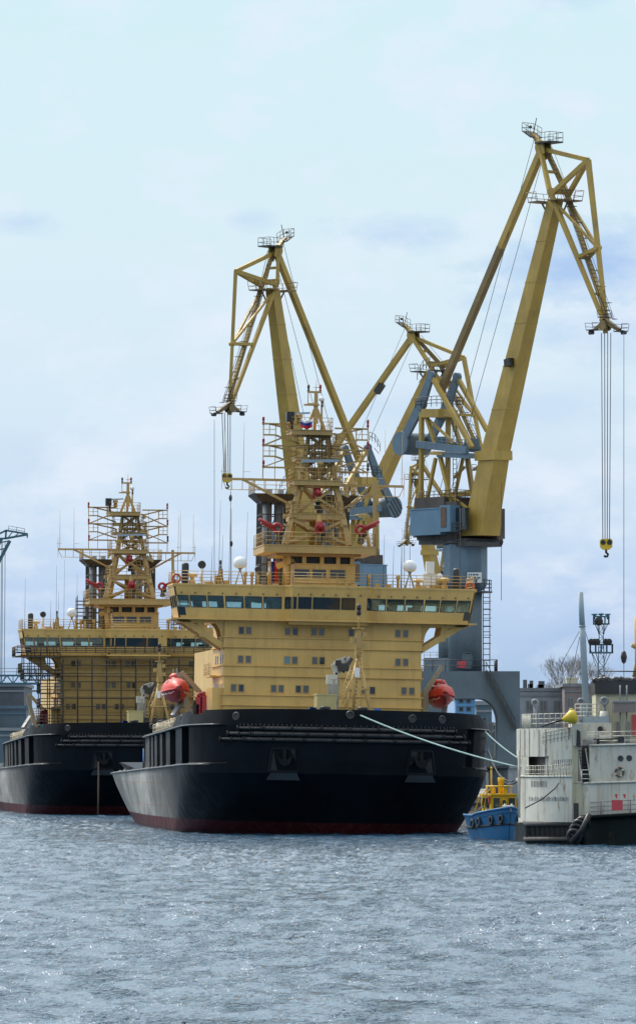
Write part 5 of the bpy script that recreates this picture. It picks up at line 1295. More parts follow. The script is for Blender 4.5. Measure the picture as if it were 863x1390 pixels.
# timber fendering under the rounded end
for i, px in enumerate(np.linspace(716, 783, 11)):
    a, b = W(px, 1118, YL_(px)+.6), W(px, 1148, YL_(px)+.9); wp(MB().bar(a, b, .34, .28), 'timber_fender', 'timber')
for py, r in ((1118,.22),(1139,.18)):
    wp(MB().path([W(px, py, YL_(px)+.35) for px in np.linspace(712, 786, 12)], r, 7), 'fender_rail', 'timber')
# white side, right, two levels
up = wall(cr3, lambda p: 1012-(p-780)*.02, lambda p: 1063-(p-780)*.03, lambda p: YR_(p)+.5, 8, 'upper_side', 'old_white')
lo = wall(cr2, lambda p: 1063-(p-780)*.03, lambda p: 1110-(p-780)*.055, YR_, 8.6, 'lower_side', 'old_white')
wp(MB().path([W(px, 1063.5-(px-780)*.03, YR_(px)-.05) for px in cr2], .09, 6), 'rubbing_strake', 'old_white')
wp(MB().path([W(px, 1110-(px-780)*.055, YR_(px)-.1) for px in cr2], .16, 6), 'hull_strake', 'green_black')
wp(MB().path([W(px, 1012-(px-780)*.02, YR_(px)+.4) for px in cr3], .08, 6), 'deck_edge', 'old_white')
# rounded end: lower bulwark, recess level, upper drum
wall(cl, 1054, 1116, YL_, .3, 'stern_bulwark', 'old_white')
wp(MB().path([W(px, 1054, YL_(px)-.03) for px in cl], .08, 6), 'bulwark_rail', 'old_white')
wall(cl, 1056, 1060, lambda p: YL_(p)+.3, 6, 'after_deck', 'old_white')
drum_l = [704.5,705,706,708,711,715,720,726,733,742,751,760,768,776]
YD_ = lambda p: YL_(p)+.3
wall(drum_l, lambda p: 989+ (p-705)*-.02, lambda p: 1027-(p-705)*.08 if p > 742 else 1027, YD_, 6.5, 'upper_house', 'old_white')
# plated lower level: closed from 744 on, open gallery 718-742, post at 715
wall([744,752,760,768,777], lambda p: 1027-(p-705)*.08, 1056, YD_, 5.5, 'lower_house', 'old_white')
wall([704.5,705,706,708,711,715,717], 1026, 1056, YD_, .25, 'corner_plating', 'old_white')
wall([716,724,733,744], 1024, 1058, lambda p: YL_(p)+3.2, .2, 'gallery_wall', 'brown_wall')
wp(MB().box(W(741,1060,YL_(741)+.5), W(745,1027,YL_(741)+3.0)), 'gallery_wall', 'old_white')
for px in (706,712,718,731,740): wp(MB().bar(W(px,1027,YD_(px)-.04), W(px-.0,990,YD_(px)-.04), .12, .08), 'plate_rib', 'old_white')
# slotted scuttles in the bulwark: dark upright openings
for x0, x1, n_, ya, yb, f_ in ((717,771,26,1098-0,1103,YL_),(750,776,9,1032,1040,YD_),(720,742,12,1060,1068,YL_)):
    for i in range(n_):
        px = x0+(x1-x0)*(i+.5)/n_; dy = -(px-744)*.06 if f_ is YD_ else 0; hgt = 1 if i % 3 else .6
        y0 = ya if ya != 1098 else 1081+ (i%4)*.6; y1 = yb if ya != 1098 else 1087
        wp(MB().hexa([W(px-.55,y1+dy,f_(px)-.02),W(px+.55,y1+dy,f_(px)-.02),W(px+.55,y1+dy,f_(px)+.1),W(px-.55,y1+dy,f_(px)+.1),W(px-.55,y0+dy,f_(px)-.02),W(px+.55,y0+dy,f_(px)-.02),W(px+.55,y0+dy,f_(px)+.1),W(px-.55,y0+dy,f_(px)+.1)]), 'freeing_slot', 'rust' if i % 5 == 2 else 'steel_grey')
m = MB(); pts = [W(px, 1056+ (0 if px < 745 else -(px-745)*.12), YL_(px)-.1) for px in np.linspace(712, 776, 9)]; m.rail(pts, .95, 3, .35, .022); wp(m, 'gallery_railing', 'old_white')
m = MB(); pts = [W(px, 989-(px-705)*.02, YL_(px)+.35) for px in np.linspace(708, 776, 10)]; m.rail(pts, 1.1, 3, .8, .025); wp(m, 'top_railing', 'old_white')
m = MB()
for i in range(12): px = 709+i*.95; m.tube(W(px,989,YD_(px)), W(px,971,YD_(px)), .03, n=4)
wp(m, 'top_railing', 'old_white')
m = MB(); m.rail([W(736+i*5, 1010-i*.9, YD_(736+i*5)-.05) for i in range(9)], .9, 3, 1.2, .02); wp(m, 'hand_rail', 'old_white')
# tall roll of pole at the far left edge
wp(MB().tube(W(704,1110,432), W(704,1018,432), .12, n=6), 'end_post', 'old_white')
fY = lambda p: 424.05 + .35*max(0, min(1, (p-776)/5))
wall([775.5,777.5,779.5,781.5,783.5], 1013, 1063, fY, .4, 'corner_plating', 'old_cream')
wall([775.5,777.5,779.5,781.5,783.5,786,790], 1063.5, 1114, fY, .4, 'corner_plating', 'old_cream')
# passage with the dark stair
wall([776.5,779,784,790], 982, 1012, lambda p: 424.3, 7, 'passage_house', 'old_white')
wp(MB().prism([W(781.5,1013,424.1), W(787.5,1015,424.1), W(787,993,424.1), W(782.5,990,424.1)], (0,.14,0)), 'passage_door', 'lamp_black')
wp(MB().box(W(789,1064,426.2), W(800.5,1012,426.4)), 'stair_back_wall', 'dark_wall')  # dark colour stands in for the shade behind the stair
st_ = MB()
for i in range(11): y = 1062 - i*4.3; x = 797.5 - i*.95; st_.box(W(x-5,y+.9,424.0+i*.12), W(x+3.4,y-.5,424.35+i*.12))
stair = wp(st_, 'stair', 'dark_steel')
m = MB(); m.tube(W(789.5,1063,423.9), W(782.8,1016,425), .06, n=5); m.tube(W(801.5,1063,423.9), W(794,1016,425), .06, n=5); m.rail([W(789,1063,423.2), W(800,1063,423.0)], 1.0, 3, .5, .04); wp(m, 'stair_rail', 'old_white')
# upper deck: houses and funnel block on the right
wall([781,795,812,829], 981, 1004, lambda p: 426.5, 6, 'deck_house', 'old_white')
wall([808,830,863,1000], 942, 1008, lambda p: 428.5, 6, 'deck_house', 'old_cream')
wall([807,830,863,1000], 924, 942, lambda p: 428.1, 6.6, 'black_canopy', 'black_rubber')
m = MB(); rr = random.Random(11)
for k in range(26): px = 808+k*2.6; m.lathe([(.02,-.28),(.3,-.15),(.34,.1),(.02,.3)], W(px, 924+rr.uniform(-1.5,2), 428.4), (rr.uniform(-.5,.5),.2,1), 7)
wp(m, 'canopy_roll', 'black_rubber')
def porthole(px, py, Y, r=.22, par=None):
    o = wp(MB().torus(W(px,py,Y-.04), (.34,.94,0), r, .05, 14, 6), 'porthole', 'dark_steel'); wp(MB().lathe([(r,-.04),(r,.05)], W(px,py,Y), (.34,.94,0), 14), 'pane', 'glass_dark', o)
porthole(841.5,1029.5,YR_(841)+.5,.18); porthole(853.2,1029,YR_(853)+.5,.18); porthole(814,989.5,426.45,.17)
m = MB()
for px in (836, 849): m.hexa([W(px,1008,428.4),W(px+5,1008,428.4),W(px+5,1008,428.6),W(px,1008,428.6),W(px,980,428.4),W(px+5,980,428.4),W(px+5,980,428.6),W(px,980,428.6)])
wp(m, 'deck_house_door', 'steel_grey')
wp(MB().box(W(857.5,999,428.3), W(864,970,428.6)), 'deck_house_door', 'sign_red')
m = MB(); m.rail([W(px, 1012-(px-780)*.02, YR_(px)+.6) for px in (797,812,830,863,900)], 1.0, 3, 1.0, .03); wp(m, 'deck_railing', 'old_white')
m = MB()
for i in range(9): m.tube(W(797+i*1.6,1011,424), W(797+i*1.6,996,424), .035, n=4)
wp(m, 'deck_railing', 'old_white')
m = MB(); m.tube(W(805,1003,422), W(840,1003,421), .07, n=6); m.cbox(W(842,1004,421), (.5,.5,.45)); m.tube(W(811,1003,422), W(811,1010,422), .12, n=6); wp(m, 'deck_gear', 'dark_steel')
m = MB(); m.rail([W(px, 1109-(px-780)*.055, YR_(px)-.9) for px in (782,815,855,900)], 1.05, 3, 1.9, .03); wp(m, 'ledge_railing', 'steel_grey')
m = MB(); m.box(W(778,1112,422), W(784,1090,423)); wp(m, 'bitts', 'dark_steel')
for px in (836, 847): wp(MB().prism([W(px-2.5,1078,YR_(px)-.03), W(px+2.5,1078,YR_(px)-.03), W(px,1084,YR_(px)-.03)], (0,.04,0)), 'draught_mark', 'sign_red')
# davit-mounted box on the cream house, ventilators, lamp
m = MB(); m.box(W(832,967,426.0), W(861,953,427.5)); bx = wp(m, 'boat_box', 'brown_wall'); m = MB(); m.box(W(831,953.4,425.9), W(862,951.5,427.6)); m.tube(W(841,953,426.7), W(841,930,426.7), .06, n=5).tube(W(850,953,426.7), W(850,930,426.7), .06, n=5).tube(W(841,1000,426.7), W(841,967,426.7), .06, n=5).tube(W(850,1000,426.7), W(850,967,426.7), .06, n=5); wp(m, 'box_frame', 'steel_grey', bx)
def cowl(px, py, Y, r, base_py):
    m = MB(); m.tube(W(px,base_py,Y), W(px,py,Y), .12, n=8); m.torus(W(px,py,Y-.2), (0,1,0), r, .1, 14, 6); m.lathe([(r,-.15),(r*.8,.3),(.05,.45)], W(px,py,Y), (0,1,0), 14); wp(m, 'cowl_ventilator', 'steel_grey')
cowl(725.5,954,430,.22,986); cowl(819.5,951.5,427.5,.26,979); cowl(788,952.5,427,.22,980)
m = MB(); m.lathe([(.35,-.55),(.42,0),(.35,.55)], W(820,975,427.5), n=12); wp(m, 'life_raft', 'old_white')
# mast of the white ship, leaning slightly
m = MB(); m.path([W(795.5,975,428), W(790.6,870,428), W(789.6,850,428)], .27, 14, .235); m.path([W(789.65,851,428), W(787.4,804,428)], .225, 14, .20); m.torus(W(789.6,850,428), (0,0,1), .25, .05, 18, 6); m.cbox(W(797,977,428), (3.2,2,.5)); mast = wp(m, 'mast', 'cable_light')
M['mast_pale'] = paint('mast_pale_grey', (.30,.37,.42), .5, .08, 0, .1); mast.data.materials[0] = M['mast_pale']
for a, b in (((789,851),(762,900)),((789,851),(772,930)),((792,851),(808,905))): wp(MB().tube(W(*a,428), W(*b,430), .025, n=4), 'stay', 'cable', mast)
m = MB(); m.rail([W(780,977,426), W(812,977,426)], 1.2, 4, .5, .028); wp(m, 'mast_railing', 'old_white')
m = MB(); m.tube(W(866,940,430), W(864,838,430), .26, .24, n=10); m.tube(W(857,875,430), W(866,880,430), .2, n=8); m.tube(W(858,925,430), W(866,885,430), .12, n=8); wp(m, 'derrick_post', 'mast_yellow')
wp(MB().tube(W(820,911,429), W(870,911.5,429), .05, n=5).tube(W(822,922,429), W(870,922,429), .05, n=5), 'awning_wire', 'cable')
# things on the white ship
b = thing('buoy', W(773,974,423.5), 'yellow conical buoy lying on the rail of the old white ship', 'buoy'); 
m = MB(); m.lathe([(.12,-.62),(.36,-.2),(.55,.1),(.57,.3),(.5,.45),(.2,.55),(.02,.57)], (0,0,0), (1,0,.28), 18); m.build('float', M['buoy_yellow'], b); MB().lathe([(.17,0),(.19,.15),(.02,.2)], (.1,0,.5), n=10).build('cap', M['buoy_yellow'], b)
q = W(735,986,424.5)-W(773,974,423.5); MB().path([(-.5,0,-.15), (-1.3,.3,-.38), q], .08, 6).build('pole', M['lamp_black'], b)
o = thing('lifebuoy', W(840,1048,YR_(840)+.34), 'dark banded lifebuoy hung on the side of the old white ship', 'lifebuoy')
MB().torus((0,0,0), (.34,.94,0), .32, .085, 20, 7).build('ring', M['rust'], o)
m = MB()
for k in range(4): t = k*math.pi/2+.5; m.lathe([(.098,-.07),(.098,.07)], (.32*math.cos(t)*.94,-.32*math.cos(t)*.34,.32*math.sin(t)), (-math.sin(t)*.94,math.sin(t)*.34,math.cos(t)), 8)
m.build('band', M['old_white'], o)
tag(MB().box((-.42,-.04,-.4),(.42,.04,.4)).build('red_placard', M['sign_red'], None, (0,0,0)), 'square red placard on the rail of the old white ship', 'placard').location = W(837,1093,YR_(837)-1.0)
rr = random.Random(4)
for i, (px, py, a) in enumerate(((782,1128,.0),(786,1122,.3),(791,1118,.5),(779,1135,.1))):
    Y = 421.5; c = W(px,py,Y); m = MB().torus((0,0,0), (.4,1,.1+a), .48, .17, 16, 7)
    tag(m.build('tyre_fender', M['black_rubber'], None, (0,0,0)), 'black tyre fender bunched at the stern corner of the old white ship', 'tyre fender', 'tyres at the stern corner').location = c
m = MB(); m.path([W(800,1105,420.8)-W(790,1125,421), W(790,1125,421)-W(790,1125,421), W(776,1143,421.3)-W(790,1125,421)], .22, 8)
tag(m.build('log_fender', M['black_rubber'], None, (0,0,0)), 'black log fender hung aslant on the dark hull of the white ship', 'fender').location = W(790,1125,421)
m = MB(); pts = [W(712,1097,424), W(735,1085,423), W(753,1070,423.5), W(758,1063,423.8)]; tag(m.path([p-pts[0] for p in pts], .05, 5).build('mooring_line', M['rope_dark'], None, (0,0,0)), 'slack dark line across the stern of the white ship', 'rope').location = pts[0]

# ------------------------------------------------------------------ blue and yellow tug
tg = thing('tugboat', W(693, 1141, 446) + Vector((-.83,3.34,0)), 'small blue boat with yellow wheelhouse beside the old white ship', 'boat', None, (0,0,R(14))); tg.scale = (.8,.8,1.1)
secs = []
for f in np.linspace(0, 1, 16):      # y from bow (-) to stern (+)
    y = -4.3 + 10.5*f; w = 2.35*min(1, (f/.42)**.62 if f < .42 else 1)*(1 - .15*max(0,(f-.8)/.2)**2); w = max(.03, w)
    sh = 2.42 - .62*min(1, f/.6) + .1*max(0, f-.6)
    secs.append([(w*.62*x_ if z_ < 0 else w*(.70+.30*z_)*x_, y + (.8*(1-z_) if f < .3 else 0)*(1-f/.3 if f < .3 else 0), sh*z_ if z_ > 0 else z_) for x_, z_ in ((-1,1),(-1,.75),(-1,.5),(-1,.25),(-1,0),(-1,-.5),(0,-.9),(1,-.5),(1,0),(1,.25),(1,.5),(1,.75),(1,1))])
m = MB(); m.grid(secs, True); m.f.append(tuple(15*13+i for i in range(13))); m.sm.append(False); hb = m.build('hull', M['tug_blue'], tg)
m = MB(); m.grid([[ (s[0][0]*.97, s[0][1], s[0][2]-.35), (s[-1][0]*.97, s[-1][1], s[-1][2]-.35)] for s in secs], False); m.build('deck', M['rust'], hb)
for s_ in (0, -1):
    MB().path([(s[s_][0]*1.01, s[s_][1], s[s_][2]) for s in secs], .09, 6).build('gunwale', M['tug_blue'], hb)
    MB().path([(s[2 if s_ == 0 else -3][0]*1.03, s[2 if s_ == 0 else -3][1], s[2 if s_ == 0 else -3][2]) for s in secs], .08, 6).build('rubbing_strake', M['black_rubber'], hb)
MB().grid([[(s[4][0]*1.01, s[4][1]-.01, .12), (s[4][0]*1.01, s[4][1]-.01, -.3)] for s in secs], False).grid([[(s[8][0]*1.01, s[8][1]-.01, .12), (s[8][0]*1.01, s[8][1]-.01, -.3)] for s in secs], False).build('boot_stripe', M['rust'], hb)
for f_, s_ in ((1,0),(3,0),(6,0),(9,0),(2,-1),(5,-1),(8,-1)):
    s = secs[f_]; p = Vector(s[1 if s_ == 0 else -2]); m = MB().torus((p.x+(-.12 if s_ == 0 else .12), p.y, p.z-.2), (1,.4 if s_==0 else -.4,0), .27, .12, 14, 6); m.build('tyre', M['black_rubber'], tg)
m = MB(); m.hexa([(-1.4,-.6,1.2),(1.4,-.6,1.2),(1.4,3.4,1.2),(-1.4,3.4,1.2),(-1.3,-.45,2.9),(1.3,-.45,2.9),(1.3,3.3,2.9),(-1.3,3.3,2.9)]); m.box((-1.45,-.65,2.88),(1.45,3.5,3.0)); wh = m.build('wheelhouse', M['tug_yellow'], tg)
for x0, x1 in ((-1.15,-.5),(.45,1.1)):
    f = MB().box((x0-.07,-.66,1.83),(x1+.07,-.5,2.77)).build('wheelhouse_window', M['tug_yellow'], tg); MB().box((x0,-.70,1.9),(x1,-.64,2.7)).build('pane', M['glass_dark'], f)
o = MB().torus((-.02,-.62,2.35),(0,1,0),.26,.06,14,6).build('wheelhouse_window', M['tug_yellow'], tg); MB().lathe([(.25,-.02),(.25,.04)],(-.02,-.62,2.35),(0,1,0),14).build('pane', M['glass_dark'], o)
for y0_, y1_ in ((.2,1.1),(1.5,2.5)): MB().box((-1.43,y0_,1.95),(-1.36,y1_,2.7)).build('wheelhouse_window', M['glass_dark'], tg)
m = MB(); ring_ = [(1.3*math.cos(t), 1.3+1.75*math.sin(t), 3.0) for t in np.linspace(0, 2*math.pi, 17)]; m.path([(x,y,3.55) for x,y,z in ring_], .07, 6)
for p in ring_[::2]: m.tube(p, (p[0],p[1],3.55), .06, n=5)
for p in ring_[1::4]: m.cbox((p[0]*.6,p[1]*.8+.3,3.2), (.35,.35,.45))
m.path([(-1.35,3.3,3.0),(-1.6,3.6,2.4),(-1.9,3.8,1.5)], .06, 5); m.path([(-1.3,-.5,3.5),(-1.75,-.2,3.0),(-1.95,.2,1.6)], .06, 5); m.path([(-1.3,.8,3.5),(-1.75,1.0,3.0),(-1.95,1.2,1.6)], .06, 5)
m.build('roof_rail', M['tug_yellow'], tg)
MB().tube((-.9,1.0,3.0),(-.9,1.0,4.8),.09,n=8).lathe([(.12,0),(.12,.15),(.02,.2)],(-.9,1.0,4.8),n=8).build('mast', M['tug_yellow'], tg)
MB().lathe([(.3,0),(.3,.8),(.35,.85),(.35,1.2)], (.5,2.3,3.0), n=12).build('funnel', M['tug_yellow'], tg)
MB().tube((-.35,-3.3,1.9),(-.35,-3.3,2.7),.1,n=8).tube((.35,-3.3,1.9),(.35,-3.3,2.7),.1,n=8).tube((-.6,-3.3,2.5),(.6,-3.3,2.5),.08,n=8).build('bitts', M['white'], tg)
MB().path([(-1.3,-1.5,2.1),(-1.9,-1.0,2.5),(-2.1,0,2.3),(-2.2,1.2,1.9)], .04, 5).build('hand_rail', M['steel_grey'], tg)
MB().box((-1.5,-.3,2.3),(-1.42,.1,2.8)).build('name_board', M['red'], wh)

for ch in [o for o in bpy.data.objects if o.parent == tg]:
    if ch.name.split('.')[0] in ('wheelhouse', 'wheelhouse_window', 'roof_rail', 'mast', 'funnel'): ch.location = (0, -1.2, .42)
m = MB(); m.hexa([(-1.4,-1.8,1.2),(1.4,-1.8,1.2),(1.4,2.2,1.2),(-1.4,2.2,1.2),(-1.4,-1.8,1.62),(1.4,-1.8,1.62),(1.4,2.2,1.62),(-1.4,2.2,1.62)]); m.build('cabin_base', M['tug_yellow'], tg)
# ------------------------------------------------------------------ mooring ropes
def mooring(a, b, sag, r, mat, label):
    a, b = Vector(a), Vector(b); pts = [a.lerp(b, t) - Vector((0,0,sag*4*t*(1-t))) for t in np.linspace(0, 1, 18)]
    tag(MB().path([p-a for p in pts], r, 7).build('mooring_rope', M[mat], None, (0,0,0)), label, 'rope').location = a
fl = SM @ SL(489, 971, .1); mooring(fl, W(706, 1042, 434), .35, .07, 'rope_teal', 'long teal rope from the bow fairlead to the white ship')
c0 = SM @ SL(655, 990, 9.5); mooring(c0, W(704, 1030, 434), .15, .06, 'rope_teal', 'short pale teal rope from the bow corner to the white ship')
mooring(c0 + Vector((.1,.4,-.3)), W(700,1062,436), 1.6, .05, 'rope_dark', 'thin dark rope sagging below the short teal rope')
mooring(SM @ SL(661, 1020, 9.5), W(697,1060,436), .8, .05, 'rope_dark', 'lowest thin dark rope at the corner of the icebreaker')
# ------------------------------------------------------------------ quay and the far bank
m = MB(); edge = [(20.5,503),(8.6,590),(-2.5,700),(-14,790),(-30,870),(-400,870),(-400,3000),(600,3000),(600,503)]
m.prism([(x,y,-3) for x,y in edge], (0,0,3+QZ-.004)); tag(m.build('quay', M['concrete'], None), kind='structure')
m = MB(); q = [(20.5,502.7),(8.6,589.7),(-2.5,699.7),(-14,789.7)]
for a, b in zip(q, q[1:]): m.bar((a[0]-.15,a[1],QZ-.3), (b[0]-.15,b[1],QZ-.3), .5, .6)
m.bar((20.4,502.6,QZ-.3),(300,502.6,QZ-.3),.5,.6); tag(m.build('quay_edge', M['timber'], None), kind='structure')
def building(name, px0, px1, ptop, Y, depth, mat, label, win=None, roof='roofing', pbot=None, group=None):
    a = W(px0, ptop, Y); b = W(px1, ptop, Y); o = thing(name, (a.x, Y, QZ), label, 'building', group)
    wdt = b.x-a.x; h = a.z-QZ
    MB().box((0,0,0),(wdt,depth,h)).build('wall', M[mat], o)
    MB().box((-.3,-.3,h),(wdt+.3,depth+.3,h+.5)).box((0,-.15,h-.9),(wdt,0,h-.6)).build('roof', M[roof], o)
    if win:
        n_, rows_, ww, hh = win
        for r_ in range(rows_):
            for i in range(n_):
                x = wdt*(i+.5)/n_; z = h*(r_+.55)/(rows_+.25)
                f = MB(); f.box((x-ww/2-.15,-.10,z-.2),(x+ww/2+.15,-.01,z)); f.box((x-ww/2-.12,-.07,z),(x-ww/2,-.01,z+hh)); f.box((x+ww/2,-.07,z),(x+ww/2+.12,-.01,z+hh)); f.box((x-ww/2-.12,-.07,z+hh),(x+ww/2+.12,-.01,z+hh+.12)); f.box((x-.05,-.06,z),(x+.05,-.01,z+hh))
                w = f.build('window', M['cable_light'], o); MB().box((x-ww/2,-.03,z),(x+ww/2,-.005,z+hh)).build('pane', M['glass_grey'], w)
    return o, wdt, h
b1, wd1, h1 = building('shipyard_building', 690, 765, 938, 900, 30, 'grey_wall', 'grey flat-roofed building behind the white ship, left of the bare trees', (4, 3, .95, 1.5))
m = MB(); rr = random.Random(2)
for k in range(6): x = rr.uniform(.5, wd1*.55); m.box((x,2,h1+.5),(x+rr.uniform(.4,1.0),3,h1+rr.uniform(1.0,2.2)))
m.build('chimney', M['dark_wall'], b1)
b2, wd2, h2 = building('shipyard_building', 765.5, 812, 932, 890, 30, 'brown_wall', 'brownish building behind the leaning white mast', (3, 3, .8, 1.4))
m = MB(); m.box((.4,1,h2+.5),(2.2,4,h2+1.3)); m.box((.3,.8,h2+1.3),(2.4,4.2,h2+1.5)); m.build('penthouse', M['old_cream'], b2)
building('shipyard_building', 813, 1000, 930, 905, 30, 'grey_wall', 'grey shipyard building hidden behind the old white ship', (9,3,1.0,1.5))
building('workshop', 540, 690, 985, 880, 20, 'dark_wall', 'low dark workshop seen through the crane portal', (8,1,2.2,2.2))
building('workshop', 325, 540, 990, 900, 20, 'dark_wall', 'low dark workshop hidden behind the two icebreakers')
c_, w_, h_ = building('site_office', 618, 644, 949, 680, 6, 'bright_blue', 'bright blue stacked site cabin seen through the crane portal', None, 'bright_blue')
m = MB()
for r_ in range(3): m.box((.0,-.08,h_*(r_+1)/3-.08),(w_,-.01,h_*(r_+1)/3))
m.build('seam', M['crane_blue'], c_)
for px in (625.5, 635.5):
    for py in (962.5, 951, 980):
        x = W(px,0,680).x - c_.location.x; z = W(0,py,680).z-QZ; w = MB().box((x-.32,-.06,z-.3),(x+.32,-.01,z+.3)).build('window', M['crane_grey'], c_); MB().box((x-.2,-.09,z-.2),(x+.2,-.05,z+.2)).build('pane', M['glass_dark'], w)
c2_, w2_, h2_ = building('site_office', 646, 667, 957, 690, 6, 'bluegrey_wall', 'blue-grey site cabin under the portal arch, right of the bright blue one', (2,2,1.1,1.0), 'steel_grey')
sh = thing('quay_shed', W(664, 1077, 508), 'grey corrugated shed on the quay between icebreaker and white ship', 'shed'); L = Vector(sh.location)
a, b, c = W(663,1043,506)-L, W(689,1040,506)-L, W(706,1050,510)-L
m = MB(); z0 = QZ-L.z
m.hexa([(a.x,-1,z0),(b.x,-2.2,z0),(c.x+.5,4,z0),(a.x,6,z0),(a.x,-1,a.z),(b.x,-2.2,a.z),(c.x+.5,4,a.z),(a.x,6,a.z)]); m.build('wall', M['grey_wall'], sh)
m = MB(); m.hexa([(a.x-.2,-1.3,a.z),(b.x+.1,-2.6,a.z),(c.x+.8,4.1,a.z),(a.x-.2,6.2,a.z),(a.x-.2,-1.3,a.z+.12),(b.x+.1,-2.6,a.z+.35),(c.x+.8,4.1,a.z+.12),(a.x-.2,6.2,a.z+.12)]); m.build('roof', M['cable_light'], sh)
m = MB()
for f in np.linspace(.06,.94,14): p = Vector((a.x,-1,0)).lerp(Vector((b.x,-2.2,0)), f); m.box((p.x-.04,p.y-.07,z0),(p.x+.04,p.y+.02,a.z-.02))
m.build('corrugation', M['steel_grey'], sh)
# quayside clutter behind the bow corner
for px, py, w_, h_, mat, name, lab in ((669,1050,1.3,1.4,'dark_wall','crate','dark crate on the quay at the corner of the icebreaker'),(676,1030,1.2,2.2,'brown_wall','transformer_box','brown kiosk on the quay under the crane portal'),(670,1014,1.4,1.6,'steel_grey','cable_drum','grey cable drum on the quay beside the portal leg')):
    p = W(px,py,560); m = MB(); m.box((-w_/2,-.6,0),(w_/2,.6,h_)); m.box((-w_/2-.06,-.66,h_),(w_/2+.06,.66,h_+.08)); m.box((-w_/2+.1,-.64,.2),(w_/2-.1,-.6,h_-.2))
    tag(m.build(name, M[mat], None, (0,0,0)), lab, 'kiosk' if 'box' in name else name.replace('_',' ')).location = (p.x, 560, QZ)
# left background: dock buildings and a travelling gantry truss
building('dock_building', -60, 33, 932, 905, 26, 'dark_wall', 'dark grey dock building at the left edge under the truss', (5,1,2.5,2.0))
building('dock_building', -70, 36, 962, 890, 12, 'bluegrey_wall', 'long blue-grey dock building at the left edge, below the dark one', (9,1,2.6,1.6), 'crane_blue')
building('dock_building', -70, 45, 992, 880, 8, 'crane_blue', 'low pale blue dock wall at the left edge beside the farther icebreaker', None, 'steel_grey')
gt = thing('gantry_bridge', W(-80, 936, 880), 'blue-grey truss gantry bridge reaching from the left edge to the scaffolding', 'gantry'); L = Vector(gt.location)
m = MB(); n_ = 22
for w in (0, 4):
    P0 = [W(-80+i*(180/n_), 917, 880+w)-L for i in range(n_+1)]; P1 = [W(-80+i*(180/n_), 928, 880+w)-L for i in range(n_+1)]
    m.bar(P0[0], P0[-1], .3); m.bar(P1[0], P1[-1], .35)
    for i in range(n_): m.bar(P0[i] if i % 2 else P1[i], P1[i+1] if i % 2 else P0[i+1], .18); 
    for i in range(0, n_+1, 2): m.bar(P0[i], P1[i], .14)
for i in range(0, n_+1, 2): m.bar(W(-80+i*(180/n_),928,880)-L, W(-80+i*(180/n_),928,884)-L, .2)
m.build('truss', M['teal_crane'], gt)
MB().rail([W(-80,916.5,880)-L, W(100,916.5,880)-L], 1.1, 2, 3, .05).bar(W(-80,938,880)-L, W(100,938,880)-L, .3).build('walkway', M['cable_light'], gt)
for px in (-70, 60, 92):
    p = W(px, 936, 882)-L; MB().bar((p.x,2,p.z), (p.x,2,QZ-L.z), .7, .7).build('leg', M['teal_crane'], gt)
# lattice floodlight tower behind the white ship
lt = thing('light_tower', W(815.5, 1000, 640), 'dark lattice floodlight tower with two lamp galleries behind the white ship', 'light tower'); L = Vector(lt.location)
def q(px, py, w=0): return W(px, py, 640+w) - L
m = MB(); cx = 815.3
def hw(py): return lerps(py, [(843,3.0),(860,2.6),(885,3.6),(930,4.2),(1010,5.5)])
pys = list(np.linspace(846, 1010, 26))
for w in (-1, 1):
    for s_ in (-1, 1):
        for a, b in zip(pys, pys[1:]): m.bar(q(cx+s_*hw(a), a, w*hw(a)*.085), q(cx+s_*hw(b), b, w*hw(b)*.085), .10)
    for i, (a, b) in enumerate(zip(pys, pys[1:])):
        s_ = 1 if i % 2 else -1; m.bar(q(cx+s_*hw(a), a, w*hw(a)*.085), q(cx-s_*hw(b), b, w*hw(b)*.085), .06); m.bar(q(cx-hw(a), a, w*hw(a)*.085), q(cx+hw(a), a, w*hw(a)*.085), .05)
m.build('lattice', M['teal_crane'], lt)
for py0, py1, half, nl in ((847,837,10.2,3),(886,875,15,0)):
    m = MB(); hh = half*.0853
    z0, z1 = q(cx,py0).z, q(cx,py1).z; c = q(cx,py0)
    pts = [(c.x-hh, -hh*.8), (c.x+hh, -hh*.8), (c.x+hh, hh*.8), (c.x-hh, hh*.8), (c.x-hh, -hh*.8)]
    for (x0,y0),(x1,y1) in zip(pts, pts[1:]):
        m.bar((x0,y0,z0),(x1,y1,z0),.16); m.bar((x0,y0,z1),(x1,y1,z1),.14)
        for f in np.linspace(0,1,5): m.bar((x0+(x1-x0)*f,y0+(y1-y0)*f,z0),(x0+(x1-x0)*f,y0+(y1-y0)*f,z1),.10)
    m.box((c.x-hh, -hh*.8, z0-.05), (c.x+hh, hh*.8, z0+.03))
    for s_ in (-1, 1): m.bar((c.x+s_*hh*.85,-.3,z0),(c.x+s_*.3,-.2,z0-1.6 if half > 12 else z0-1.0),.08); m.bar((c.x+s_*hh*.5,-.3,z0),(c.x+s_*.3,-.2,z0-1.2),.07)
    m.build('gallery', M['teal_crane'], lt)
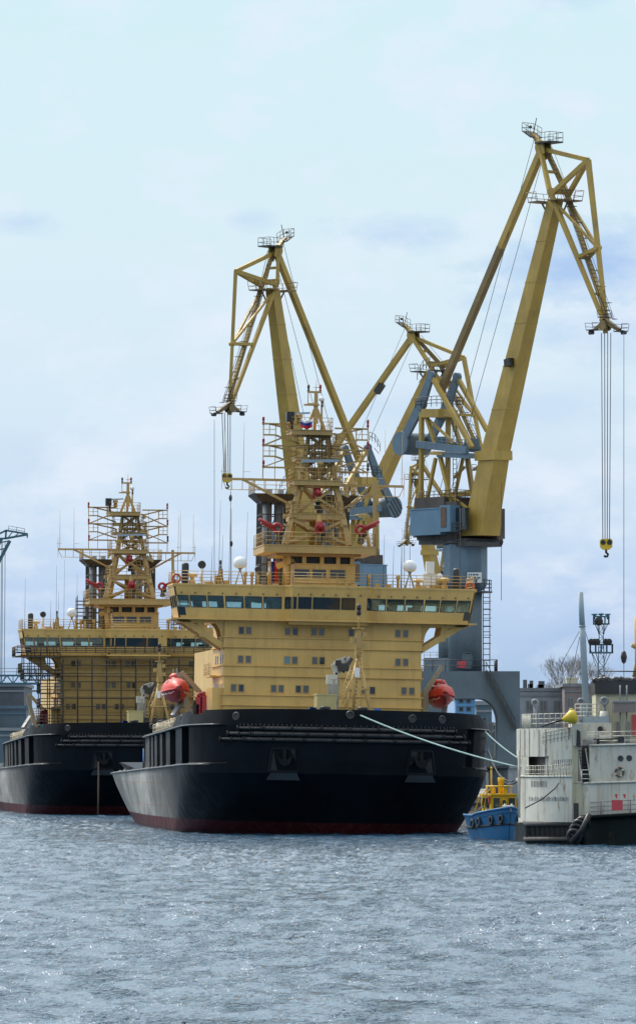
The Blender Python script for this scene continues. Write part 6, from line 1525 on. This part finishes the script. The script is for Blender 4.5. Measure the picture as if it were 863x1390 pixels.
for px, py in ((806,834.5),(815,834),(824,834.5)): MB().lathe([(.1,-.4),(.1,0),(.34,.1),(.34,.25)], q(px,py+1.5), n=10).build('floodlight', M['teal_green'], lt)
for px in (801.5,806,810,821.5,826): MB().lathe([(.1,.3),(.36,.1),(.36,-.15),(.02,-.1)], q(px,871,-1.1), (0,1,.1), 12).build('floodlight', M['lamp_black'], lt)
for px, py in ((818,922),(812,843.5)): MB().lathe([(.1,.4),(.5,.1),(.5,-.2),(.02,-.1)], q(px,py,-.8), (0,1,.1), 12).build('floodlight', M['lamp_black'], lt)
# bare trees behind the roofs
def tree(px, base, top, Y, seed, label):
    rr = random.Random(seed); p = W(px, base, Y); H = W(px, top, Y).z - p.z
    o = thing('bare_tree', p, label, 'tree', 'bare trees behind the roofs'); tr = MB(); tw_ = MB()
    def grow(a, d, L, r, dep):
        b = a + d*L; (tr if dep < 2 else tw_).tube(a, b, r, r*.62, n=5 if dep < 3 else 3, caps=False)
        if dep >= 6: return
        for k in range(3 if dep else 4):
            nd = (d + Vector((rr.uniform(-.62,.62), rr.uniform(-.62,.62), rr.uniform(.02,.5)))).normalized(); grow(b, nd, L*rr.uniform(.6,.8), r*.6, dep+1)
    grow(Vector((0,0,0)), Vector((rr.uniform(-.05,.05),0,1)), H*.33, H*.014, 0)
    tr.build('trunk', M['bark'], o); tw_.build('crown', M['bark'], o)
tree(762, 1000, 893, 960, 3, 'bare tree left of the leaning white mast'); tree(776, 1000, 900, 950, 5, 'bare tree directly behind the leaning white mast'); tree(801, 1000, 898, 955, 8, 'bare tree between white mast and floodlight tower')
tree(748, 1000, 922, 970, 13, 'smallest bare tree, leftmost behind the grey roof')
# far shore beyond everything
m = MB(); rr = random.Random(9); pts = [(-1500+i*100, rr.uniform(6,11)) for i in range(31)]
for (x0,h0),(x1,h1_) in zip(pts, pts[1:]): m.hexa([(x0,2600,0),(x1,2600,0),(x1,2700,0),(x0,2700,0),(x0,2600,h0),(x1,2600,h1_),(x1,2700,h1_),(x0,2700,h0)])
tag(m.build('far_shore', M['roofing'], None), kind='structure')
